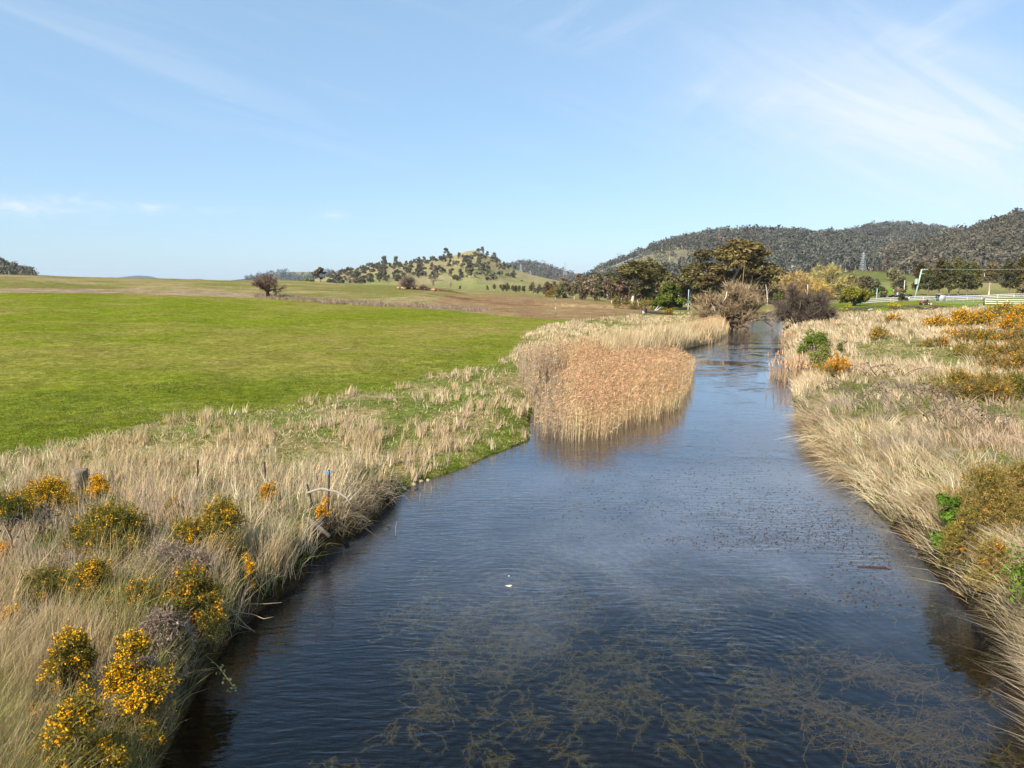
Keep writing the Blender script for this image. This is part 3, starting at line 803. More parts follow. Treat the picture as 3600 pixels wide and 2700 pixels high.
# the tall single-trunked gum at the field corner
b = GY(2222, 226.0); h = px_height(2222, 920, b)
W, Lf = fitg(gum_tree(21, 15, 13, (0.125, 0.105, 0.038), (0.46, 0.36, 0.28), 7000, 0.42, trunk=0.56, limbs=12, lev=2, clump_r=0.10, flat=0.55, rad=0.36, up=0.02), px_width(135, b), h)
place(('gum_tree', 'tall gum tree with one thick straight pinkish trunk at the field corner', 'tree', b, dict(rz=0.0)), W, Lf)
b = GY(2312, 262.0); h = px_height(2312, 915, b)
W, Lf = fitg(gum_tree(23, 13, 9, (0.115, 0.105, 0.04), (0.60, 0.54, 0.46), 2600, 0.45, trunk=0.4, limbs=9, lev=2, clump_r=0.10, flat=0.7, rad=0.22), px_width(85, b), h)
place(('gum_tree', 'thin-crowned gum tree with bright white upper limbs above the green wattle', 'tree', b, dict(rz=0.7)), W, Lf)

# --- wattles: dense dark green crowns of many rounded sprays
def wattle(seed, w_, h, C, n, leaf=0.32, lumps=46, low=0.12, lump_k=1.0):
    r = np.random.default_rng(seed)
    u = unit(r.normal(size=(lumps, 3))); u[:, 2] = np.abs(u[:, 2]) * 1.0
    k = (0.55 + 0.45 * r.random(lumps))
    c = np.stack([u[:, 0] * k * w_ * 0.42, u[:, 1] * k * w_ * 0.42, h * low + u[:, 2] * k * h * (0.86 - low) + r.random(lumps) * 0.04 * h], 1)
    rd_ = w_ * (0.085 + 0.06 * r.random(lumps)) * lump_k
    Lf = MB(); V, Q, Cc = clumps(c, rd_, n, leaf, C, r, flat=0.8, up=0.8, vary=0.22, shell=0.5, outw=1.2); Lf.add(V, Q, C=Cc)
    segs = []
    for i in range(0, lumps, 2): 
        m = np.array([c[i, 0] * 0.35, c[i, 1] * 0.35, h * 0.22 + 0.2 * c[i, 2]])
        segs.append((np.array([r.normal() * 0.1, r.normal() * 0.1, -0.2]), m, w_ * 0.018, w_ * 0.012, 1)); segs.append((m, c[i], w_ * 0.012, w_ * 0.004, 0))
    return wood(segs, 6, 4, (0.13, 0.10, 0.08), 0.03, r), Lf
b = GY(2352, 208.0)
W, Lf = wattle(31, px_width(132, b), px_height(2352, 978, b), (0.105, 0.125, 0.020), 11000, 0.36)
place(('wattle_tree', 'dense dark green wattle tree with a rounded crown down to the grass', 'tree', b, dict()), W, Lf)
b = GY(3004, 186.0)
W, Lf = wattle(33, px_width(112, b), px_height(3004, 1002, b), (0.17, 0.155, 0.022), 6500, 0.36, 34, 0.25)
place(('wattle_tree', 'yellow-green wattle tree at the left end of the white fence', 'tree', b, dict(rz=1.0)), W, Lf)
b = GY(2732, 226.0)
W, Lf = wattle(35, px_width(40, b), px_height(2732, 1012, b), (0.13, 0.15, 0.025), 1500, 0.36, 14, 0.2)
place(('wattle_tree', 'small green wattle tree among the golden willows', 'tree', b, dict()), W, Lf)
b = GY(3170, 205.0)
W, Lf = wattle(36, px_width(36, b), px_height(3170, 1012, b), (0.12, 0.11, 0.024), 1300, 0.34, 14, 0.15)
place(('wattle_tree', 'small bushy tree at the foot of the leaning power pole', 'tree', b, dict()), W, Lf)

# --- bare trees: limbs and a haze of fine twigs
def bare_tree(seed, h, w_, barkC, twigC, limbs=7, lev=3, kids=(4, 4, 5), twigs=6, twig_len=0.9, trunk_r=0.2, low=0.05, el=(0.15, 1.3), spread=0.55, up=0.06, lenf=0.58, wig=0.16, tw=0.03, drop=0.0, flat=None):
    r = np.random.default_rng(seed); segs = []; tips = []
    cfg = dict(wig=wig, up=up, taper=0.6, kids=list(kids)[:lev] if lev <= len(kids) else [4] * lev, spread=spread, lenf=lenf, radf=0.55)
    if low > 0: segs.append((np.array([0, 0, -0.3]), np.array([0, 0, h * low + 0.05]), trunk_r * 1.5, trunk_r * 1.1, 9))
    for i in range(limbs):
        a = i * 2.4 + r.normal() * 0.3; e = el[0] + (el[1] - el[0]) * ((i + 0.5) / limbs)
        ca = w_ * 0.5; ch = h * (1 - low)
        R_ = 1 / math.sqrt((math.cos(e) / ca) ** 2 + (math.sin(e) / ch) ** 2)
        nd = np.array([math.cos(a) * math.cos(e), math.sin(a) * math.cos(e), math.sin(e)])
        grow(r, [r.normal() * 0.05, r.normal() * 0.05, h * low], nd, R_ * 0.44, trunk_r * (0.7 + 0.3 * r.random()), lev, cfg, segs, tips)
    W = wood(segs, 6, 3, barkC, 0.04, r)
    T = np.array([t[0] for t in tips]); D = np.array([t[1] for t in tips])
    n = len(T) * twigs; k = np.repeat(np.arange(len(T)), twigs)
    # keep the twigs inside the outline of the crown
    d = unit(D[k] + r.normal(size=(n, 3)) * 0.65)
    L = twig_len * np.exp(r.normal(size=n) * 0.35)
    st = T[k] - D[k] * (r.random((n, 1)) * twig_len * 0.7)
    bend = np.stack([0 * L, 0 * L, (0.15 - drop) * L], 1) + r.normal(size=(n, 3)) * 0.12 * L[:, None]
    X = MB(); X.add(*blades(st, L, tw * (0.7 + 0.6 * r.random(n)), d, bend, jit(r, n, twigC, 0.25, 0.05), r, lev=3))
    return W, X
def fit(W, X, w_, h):
    """scale a bare tree to the width and height it has in the photograph"""
    V = np.concatenate(X.v); zt = np.percentile(V[:, 2], 98.5); wt = np.percentile(np.abs(V[:, 0]), 97) * 2
    s = np.array([w_ / wt, w_ / wt, h / zt])
    for g_ in (W, X): g_.v = [v * s for v in g_.v]
    return W, X
# willow on the left bank
b = np.array([*on_plane(2560.0, 1152.0, 0.3), 0.15]); h = px_height(2560, 1003, b)
W, X = bare_tree(41, h, px_width(250, b), (0.085, 0.062, 0.045), (0.285, 0.205, 0.118), limbs=14, lev=3, kids=(4, 4, 4), twigs=13, twig_len=0.72, trunk_r=0.30, low=0.06, el=(0.10, 1.35), tw=0.05)
W, X = fit(W, X, px_width(238, b), h)
t = thing('willow_tree', 'bare tan willow with black tangled roots at the left waterline', 'tree', b)
r = np.random.default_rng(5)
for i in range(40):   # roots and low limbs fanned over the bank
    a = r.random() * 6.28; L = 1.2 + 2.6 * r.random()
    p = np.array([[0, 0, 0.3 + r.random() * 0.6], [math.cos(a) * L * 0.5, math.sin(a) * L * 0.5, 0.35 + r.random() * 0.5], [math.cos(a) * L, math.sin(a) * L, -0.1 + 0.5 * r.random()]])
    W.path(p, [0.13, 0.09, 0.04], 5, C=np.array([0.06, 0.045, 0.035]))
for a, L, z in ((3.35, 6.5, 1.3), (3.05, 7.5, 1.0), (2.9, 5.0, 2.0), (-0.1, 3.2, 0.9)):
    p = np.array([[0, 0, 0.6], [math.cos(a) * L * 0.4, math.sin(a) * L * 0.4, z * 1.1], [math.cos(a) * L * 0.75, math.sin(a) * L * 0.75, z * 0.9], [math.cos(a) * L, math.sin(a) * L, z * 1.25]])
    W.path(p, [0.18, 0.13, 0.08, 0.03], 6, C=np.array([0.08, 0.06, 0.045]))
for (x0, z0, x1, z1) in ((-4.2, 4.6, -3.2, 2.6), (-3.2, 2.6, -1.2, 1.4), (-2.2, 4.6, -1.4, 6.6)):
    W.path([[x0, -3.2, z0], [(x0 + x1) / 2 + 0.15, -3.3, (z0 + z1) / 2], [x1, -3.0, z1]], [0.05, 0.08, 0.09], 5, C=np.array([0.6, 0.52, 0.42]))
W.build('trunk', M_BARK, t); X.build('crown', M_TWIG, t)
# dark bare thicket on the right bank
for i, (px, py, top, wpx, sd_, lab) in enumerate(((2800, 1136, 1008, 150, 43, 'larger dark bare bush overhanging the right waterline'), (2878, 1128, 1040, 125, 44, 'smaller dark bare bush right of the larger one on the right bank'))):
    b = G(px, py); h = px_height(px, top, b)
    W, X = bare_tree(sd_, h, px_width(wpx, b), (0.05, 0.036, 0.03), (0.115, 0.088, 0.066), limbs=11, lev=3, kids=(4, 4, 4), twigs=9, twig_len=0.9, trunk_r=0.10, low=0.0, el=(0.25, 1.4), tw=0.045)
    W, X = fit(W, X, px_width(wpx, b), h)
    place(('bare_bush', lab, 'bush', b, dict()), W, X, M_TWIG, 'stem', 'crown')
# lone tree on the field edge
b = GY(942, 186.0); h = px_height(942, 966, b)
W, X = bare_tree(45, h, px_width(96, b), (0.10, 0.07, 0.052), (0.17, 0.11, 0.082), limbs=10, lev=3, kids=(3, 4, 4), twigs=6, twig_len=0.75, trunk_r=0.26, low=0.22, el=(0.15, 1.35), tw=0.045, up=0.02)
W, X = fit(W, X, px_width(98, b), h)
place(('hawthorn_tree', 'lone bare tree with a forked trunk on the paddock edge', 'tree', b, dict()), W, X, M_TWIG)
# round bare bushes on the stone heap
for px, Y, top, wpx, sd_, lab in ((1434, 268, 973, 54, 46, 'round bare brown bush on the stone heap'), (1489, 266, 1003, 30, 47, 'small bare bush at the right of the stone heap')):
    b = GY(px, Y); h = px_height(px, top, b)
    W, X = bare_tree(sd_, h, px_width(wpx, b), (0.11, 0.08, 0.06), (0.20, 0.14, 0.105), limbs=9, lev=2, kids=(4, 5), twigs=16, twig_len=1.0, trunk_r=0.10, low=0.0, el=(0.1, 1.45), tw=0.055)
    W, X = fit(W, X, px_width(wpx, b), h)
    place(('bare_bush', lab, 'bush', b, dict()), W, X, M_TWIG, 'stem', 'crown')
# golden and yellow-green willows beyond the bend
for px, Y, top, wpx, sd_, tc_, lab in (
    (2680, 250, 978, 160, 51, (0.35, 0.25, 0.12), 'tan bare willow just left of the golden one across the water'),
    (2765, 262, 966, 190, 52, (0.43, 0.295, 0.11), 'golden bare willow with a broad rounded head across the water'),
    (2852, 256, 996, 120, 53, (0.44, 0.30, 0.085), 'low golden-brown willow behind the dark bare bush'),
    (2916, 275, 938, 165, 54, (0.36, 0.305, 0.105), 'pale yellow-green willow with a domed head right of the golden willows')):
    b = GY(px, Y); h = px_height(px, top, b)
    W, X = bare_tree(sd_, h, px_width(wpx, b), (0.16, 0.12, 0.08), tc_, limbs=11, lev=3, kids=(4, 4, 3), twigs=11, twig_len=1.5, trunk_r=0.30, low=0.10, el=(0.10, 1.4), tw=0.085, drop=0.2)
    W, X = fit(W, X, px_width(wpx, b), h)
    place(('willow_tree', lab, 'tree', b, dict()), W, X, M_TWIG)
# dead white trunks by the water
for px, Y, top, lean, lab in ((2698, 222, 1000, -0.10, 'dead white trunk standing across the water'), (2668, 224, 1036, -0.45, 'short dead white trunk leaning left beside the standing one')):
    b = GY(px, Y); h = px_height(px, top, b)
    t = thing('dead_tree', lab, 'tree', b)
    g = MB().path([[0, 0, -0.2], [lean * h * 0.2, 0, h * 0.35], [lean * h * 0.45, 0.1, h * 0.6], [lean * h * 1.3, 0, h]], [0.22, 0.17, 0.13, 0.05], 6, C=np.array([0.62, 0.56, 0.47]))
    g.build('trunk', M_BARK, t)
    MB().path([[lean * h * 0.45, 0.1, h * 0.6], [lean * h * 0.5 + 0.6, 0, h * 0.8]], [0.08, 0.03], 5, C=np.array([0.6, 0.54, 0.46])).build('limb', M_BARK, t)

# --- gum trees of the creek belt: a few templates, each copy with its own size and turn
def template(seed, h, w_, C, n, leaf, **kw):
    return gum_tree(seed, h, w_, C, kw.pop('bark', (0.36, 0.30, 0.24)), n, leaf, **kw)
TPL = []
for i, (hh, ww, C, n, kw) in enumerate((
    (9.0, 8.5, (0.115, 0.100, 0.052), 1300, dict(trunk=0.08, limbs=11, lev=1, clump_r=0.15)),
    (10.5, 7.5, (0.130, 0.108, 0.052), 1300, dict(trunk=0.2, limbs=11, lev=1, clump_r=0.125, bark=(0.50, 0.43, 0.35))),
    (8.0, 7.5, (0.100, 0.095, 0.046), 1300, dict(trunk=0.06, limbs=11, lev=1, clump_r=0.15)),
    (11.0, 9.0, (0.140, 0.118, 0.060), 1400, dict(trunk=0.2, limbs=12, lev=1, clump_r=0.12, bark=(0.52, 0.46, 0.38))),
    (7.0, 7.0, (0.185, 0.135, 0.085), 1000, dict(trunk=0.1, limbs=9, lev=1, clump_r=0.13, bark=(0.44, 0.36, 0.29))))):
    W, Lf = template(61 + i, hh, ww, C, n, 0.50, **kw)
    TPL.append([W, Lf, hh, None])
def belt_tree(k, px, Y, hgt, rz, lab, group=None, name='gum_tree'):
    b = GY(px, Y); W, Lf, hh, root = TPL[k]; s = hgt / hh
    if root is None:
        root = place((name, lab, 'tree', b, dict(rz=rz, group=group, scale=s)), W, Lf, M_TREE); TPL[k][3] = root; return root
    return dup(root, b, rz, lab, group, s)
r = np.random.default_rng(8)
GB = 'gum trees along the creek belt'
for i in range(90):
    px = 1755 + 770 * (i / 90) + r.normal() * 10
    back = i % 3
    Y = (330 - 105 * np.clip((px - 1850) / 300, 0, 1)) + (0, 55, 130)[back] + r.random() * 25
    top = np.interp(px, [1750, 1850, 1900, 1960, 2050, 2150, 2250, 2350, 2480], [1008, 992, 985, 968, 960, 952, 948, 945, 940]) + 26 * r.random() + (26, 10, 0)[back]
    b = GY(px, Y); hgt = max(3.5, px_height(px, top, b))
    belt_tree(int(r.integers(0, 5)), px, Y, hgt, r.random() * 6.28, 'grey-green gum tree in the thick creekside belt beyond the brown field', GB)
for i in range(26):
    px = 2600 + 420 * r.random(); Y = 300 + 160 * r.random()
    top = np.interp(px, [2560, 2700, 2800, 2900, 3030], [938, 950, 955, 962, 985]) + 22 * r.random()
    b = GY(px, Y); belt_tree(int(r.integers(0, 4)), px, Y, max(4, px_height(px, top, b)), r.random() * 6.28, 'dull gum tree in the belt behind the golden willows', 'gum trees behind the golden willows')
for px, Y, top, k, lab in ((2990, 300, 958, 3, 'pale-trunked gum tree left of the gap in the paddock trees'), (3022, 305, 966, 1, 'gum tree with twin pale trunks beside the small pasture pole'), (3052, 320, 968, 0, 'broad gum tree right of the small pasture pole'),
                           (3085, 330, 980, 2, 'low dark gum tree on the edge of the bright green pasture'), (3142, 420, 938, 3, 'tall layered gum tree standing alone on the slope pasture'), (3158, 395, 972, 0, 'gum tree below the tall layered one on the slope pasture'), (3122, 700, 950, 2, 'dark round tree at the upper edge of the slope pasture')):
    b = GY(px, Y); belt_tree(k, px, Y, px_height(px, top, b), r.random() * 6, lab)
# the dark row right of the power pole
TPL2 = []
for i, (C, n, kw) in enumerate((((0.105, 0.080, 0.026), 3000, dict(trunk=0.16, limbs=13, lev=1, clump_r=0.10, k2=[4])), ((0.085, 0.080, 0.030), 3000, dict(trunk=0.14, limbs=13, lev=1, clump_r=0.105, k2=[4])))):
    TPL2.append([*template(71 + i, 18.0, 12.5, C, n, 0.62, rad=0.34, flat=0.85, bark=(0.22, 0.16, 0.12), **kw), 18.0, None])
row = [(3228, 352, 925, 'leftmost dark gum tree of the row beside the power pole'), (3262, 338, 928, 'second dark gum of the row, just right of the power pole'), (3300, 345, 910, 'tall dark gum of the row left of the grey hut'), (3336, 338, 914, 'dark gum of the row directly above the grey hut'),
       (3368, 350, 906, 'tallest dark gum in the middle of the row'), (3398, 340, 916, 'dark gum of the row with a slim trunk right of the tallest'), (3424, 352, 922, 'dark gum closing the row at its right end'),
       (3546, 350, 912, 'dark gum left of the frame-edge pair across the gap'), (3584, 344, 902, 'dark gum at the right edge of the picture'), (3640, 350, 905, None), (3700, 345, 915, None)]
for i, (px, Y, top, lab) in enumerate(row):
    b = GY(px, Y); s = px_height(px, top, b) / 18.0; k = i % 2
    W, Lf, hh, root = TPL2[k]; lab = lab or 'dark gum tree beyond the right edge of the picture'
    if root is None: TPL2[k][3] = place(('gum_tree', lab, 'tree', b, dict(rz=r.random() * 6, group='row of dark gum trees', scale=s)), W, Lf, M_TREE)
    else: dup(root, b, r.random() * 6, lab, 'row of dark gum trees', s)
b = GY(3476, 330.0)
W, Lf = gum_tree(81, px_height(3476, 905, b), 9.5, (0.15, 0.115, 0.05), (0.50, 0.37, 0.27), 1500, 0.5, trunk=0.35, limbs=10, lev=1, clump_r=0.085, rad=0.34)
place(('gum_tree', 'slim gum tree with a pale bare trunk standing in the gap of the dark row', 'tree', b, dict()), W, Lf)
b = GY(3590, 250.0)
W, Lf = wattle(37, px_width(80, b), px_height(3590, 985, b), (0.20, 0.16, 0.07), 1700, 0.4, 20)
place(('wattle_tree', 'pale olive rounded tree at the right edge beyond the fence', 'tree', b, dict()), W, Lf)
for px, Y, top, sd_, lab in ((3153, 330, 1012, 84, 'small bare tree on the bright green pasture by the pole'), (3110, 330, 1014, 85, 'tiny round bare bush on the bright green pasture')):
    b = GY(px, Y); h = px_height(px, top, b)
    W, X = bare_tree(sd_, h, h * 1.1, (0.12, 0.09, 0.07), (0.20, 0.14, 0.10), limbs=7, lev=2, kids=(3, 4), twigs=8, twig_len=0.8, trunk_r=0.10, low=0.2, tw=0.07)
    place(('bare_tree', lab, 'tree', b, dict()), *fit(W, X, h * 0.9, h), M_TWIG)
# trees at the foot of the middle hill
b = GY(1128, 348.0)
W, Lf = gum_tree(86, px_height(1128, 944, b), 10.5, (0.135, 0.10, 0.06), (0.40, 0.32, 0.26), 1500, 0.5, trunk=0.12, limbs=11, lev=1, clump_r=0.10)
place(('gum_tree', 'brownish gum tree on the skyline of the paddock left of the middle hill', 'tree', b, dict()), W, Lf)
b = GY(1084, 352.0)
W, Lf = wattle(87, px_width(58, b), px_height(1084, 976, b), (0.17, 0.20, 0.04), 900, 0.45, 14)
place(('shrub', 'pale green mounded shrub on the paddock skyline', 'shrub', b, dict()), W, Lf)
POP = None
for px, Y, top, lab in ((1226, 352, 968, 'tall tan bare poplar in front of the middle hill'), (1240, 356, 976, 'shorter tan bare poplar beside the tall one'), (1522, 420, 978, 'bare poplar left of the green crop strip'), (1584, 420, 990, 'thin bare poplar on the green crop strip')):
    b = GY(px, Y); h = px_height(px, top, b)
    if POP is None:
        W, X = bare_tree(88, 6.0, 2.4, (0.34, 0.27, 0.20), (0.42, 0.32, 0.21), limbs=10, lev=2, kids=(3, 4), twigs=7, twig_len=0.9, trunk_r=0.12, low=0.05, el=(0.9, 1.5), tw=0.08, spread=0.35)
        W, X = fit(W, X, 2.4, 6.0); POP = place(('poplar_tree', lab, 'tree', b, dict(scale=h / 6.0)), W, X, M_TWIG)
    else: dup(POP, b, px * 0.7, lab, None, h / 6.0)
for px, Y, top, k, lab in ((1616, 470, 1004, 2, 'small dark tree on the green crop strip'), (1738, 380, 998, 3, 'open gum tree with bare limbs at the field end'), (1775, 400, 992, 1, 'pale bare-limbed gum beside the open gum at the field end'), (1830, 640, 962, 0, 'single round tree on the grassy hill spur'), (1715, 400, 1016, 2, 'small dark bush left of the open gum at the field end')):
    b = GY(px, Y); 
    if px == 1830: b = H_MID.point(np.array([1832.0]), np.array([0.42]))[0]
    belt_tree(k, px, b[1], max(2.5, px_height(px, top, b)) if px != 1830 else 9.0, r.random() * 6, lab)

# --- scattered trees of the middle hill
HT = []
for i, (hh, ww, C, n) in enumerate(((8, 10.5, (0.145, 0.130, 0.085), 520), (6.5, 9.5, (0.115, 0.110, 0.072), 460), (10.5, 8, (0.140, 0.122, 0.085), 480), (6, 6.5, (0.115, 0.120, 0.060), 360))):
    HT.append([*wattle(91 + i, ww, hh, C, n, 0.8, 16, 0.14, 1.35), hh, None] if i in (1, 3) else [*gum_tree(91 + i, hh, ww, C, (0.45, 0.39, 0.32), n, 0.8, trunk=0.1, limbs=10, lev=1, clump_r=0.16, k2=[2]), hh, None])
r = np.random.default_rng(12)
GH = 'scattered trees on the middle hill'
spots = []
tries = 0
while len(spots) < 340 and tries < 9000:
    tries += 1
    px = 1150 + 660 * r.random(); k = 0.22 + 0.78 * r.random() ** 1.25
    p = H_MID.point(np.array([px]), np.array([k]))[0]
    dens = fbm(np.array([p[0] * 0.010]), np.array([p[1] * 0.008]), 77, 3)[0]
    _, py = proj(p[0], p[1], p[2])
    if 1590 < px < 1680 and py < 905: continue            # bare summit
    if px > 1725 and py > 950 and r.random() < 0.85: continue   # open spur
    if r.random() < 0.6 and dens < 0.30 + 0.20 * r.random(): continue
    if py > 992 and px > 1450: continue
    if any((p[0] - q[0]) ** 2 + (p[1] - q[1]) ** 2 < 18 for q in spots): continue
    spots.append(p)
    kk = int(r.choice(4, p=[0.24, 0.38, 0.15, 0.23])); W, Lf, hh, root = HT[kk]
    s = 0.66 * np.exp(r.normal() * 0.30) * (1.0 if k < 0.85 else 0.85)
    lab = ['grey-green gum tree scattered on the middle hill', 'dark round sheoak tree scattered on the middle hill', 'tall pale-trunked gum tree scattered on the middle hill', 'low green shrub scattered on the middle hill'][kk]
    if root is None: HT[kk][3] = place((['gum_tree', 'sheoak_tree', 'gum_tree', 'shrub'][kk], lab, 'tree', p, dict(rz=r.random() * 6, group=GH, scale=s)), W, Lf, M_TREE)
    else: dup(root, p, r.random() * 6, lab, GH, s)
p = H_MID.point(np.array([1572.0]), np.array([0.985]))[0]
W, Lf = gum_tree(97, 13, 15, (0.085, 0.075, 0.04), (0.5, 0.43, 0.36), 700, 0.9, trunk=0.4, limbs=9, lev=1, clump_r=0.11)
place(('gum_tree', 'broad umbrella-crowned gum tree on the ridge left of the bare summit', 'tree', p, dict()), W, Lf)

# --- far woods that read as one mass
def woods(name, hill, n, seed, px0, px1, k0, k1, dens, h, tone, face=0.0, blob_n=28):
    r = np.random.default_rng(seed)
    px = px0 + (px1 - px0) * r.random(n); k = k0 + (k1 - k0) * r.random(n)
    P = hill.point(px, k); m = dens(px, k, P, r); P = P[m]; n = len(P)
    hs = h * np.exp(r.normal(size=n) * 0.22)
    g = MB()
    # trunks
    tr_ = r.random(n) < 0.5
    g.tubes(P[tr_], P[tr_] + np.array([0, 0, 1.0]) * (hs[tr_] * 0.8)[:, None], 0.42, 0.2, 3, jit(r, int(tr_.sum()), (0.40, 0.35, 0.30), 0.3))
    base = jit(r, n, tone, 0.24, 0.025)
    red = r.random(n) < 0.012; base[red] = (0.16, 0.09, 0.06)
    idx = np.repeat(np.arange(n), blob_n); N = len(idx)
    u = unit(r.normal(size=(N, 3)))
    wv_ = (0.26 + 0.12 * r.random(n))[idx] * hs[idx]
    C0 = P[idx] + np.array([0, 0, 0.62]) * hs[idx][:, None] + u * np.stack([wv_, wv_, hs[idx] * 0.30], 1) * (0.5 + 0.6 * r.random((N, 1)))
    V, Q, C = leaves(C0, hs[idx] * 0.125 * np.exp(r.normal(size=N) * 0.3), np.clip(base[idx] * np.exp(r.normal(size=(N, 1)) * 0.15), 0.003, 0.5), r, up=0.5, aspect=1.5, out=u)
    g.add(V, Q, C=C)
    return tag(g.build(name, M_FOREST), kind='stuff')
def d_right(px, k, P, r):
    _, py = proj(P[:, 0], P[:, 1], P[:, 2])
    m = np.ones(len(px), bool)
    m &= ~(inpoly(px, py, SPUR) & (r.random(len(px)) < 0.93)); m &= ~inpoly(px, py, FOOT_GREEN)
    for c in CLEARINGS: m &= ~inpoly(px, py, c)
    m &= ~((k < 0.25) & (px < 2450) & (r.random(len(px)) < 0.6))
    return m
woods('forest', H_RIGHT, 6500, 401, 2040, 3090, 0.05, 1.03, d_right, 12.0, (0.094, 0.093, 0.072))
woods('forest', H_FAR, 2600, 402, 2880, 3480, 0.25, 1.03, d_right, 16.0, (0.098, 0.092, 0.070))
woods('forest', H_EDGE, 10500, 403, 2960, 4750, 0.10, 1.03, d_right, 11.5, (0.108, 0.094, 0.064))
woods('forest', H_BACK, 1500, 404, 1770, 2070, 0.2, 1.02, lambda px, k, P, r: np.ones(len(px), bool), 16.0, (0.10, 0.095, 0.075), blob_n=16)
woods('forest', H_LEFT, 2600, 405, -850, 125, 0.1, 1.03, lambda px, k, P, r: np.ones(len(px), bool), 5.5, (0.105, 0.10, 0.075))
woods('forest', H_LBLUE, 700, 406, 860, 1180, 0.3, 1.02, lambda px, k, P, r: (~inpoly(*proj(P[:, 0], P[:, 1], P[:, 2])[:2], [(1000, 963), (1030, 952), (1100, 953), (1098, 966), (1058, 972)])) & ((k < 0.97) | (r.random(len(px)) < 0.3)), 15.0, (0.075, 0.085, 0.085), blob_n=14)
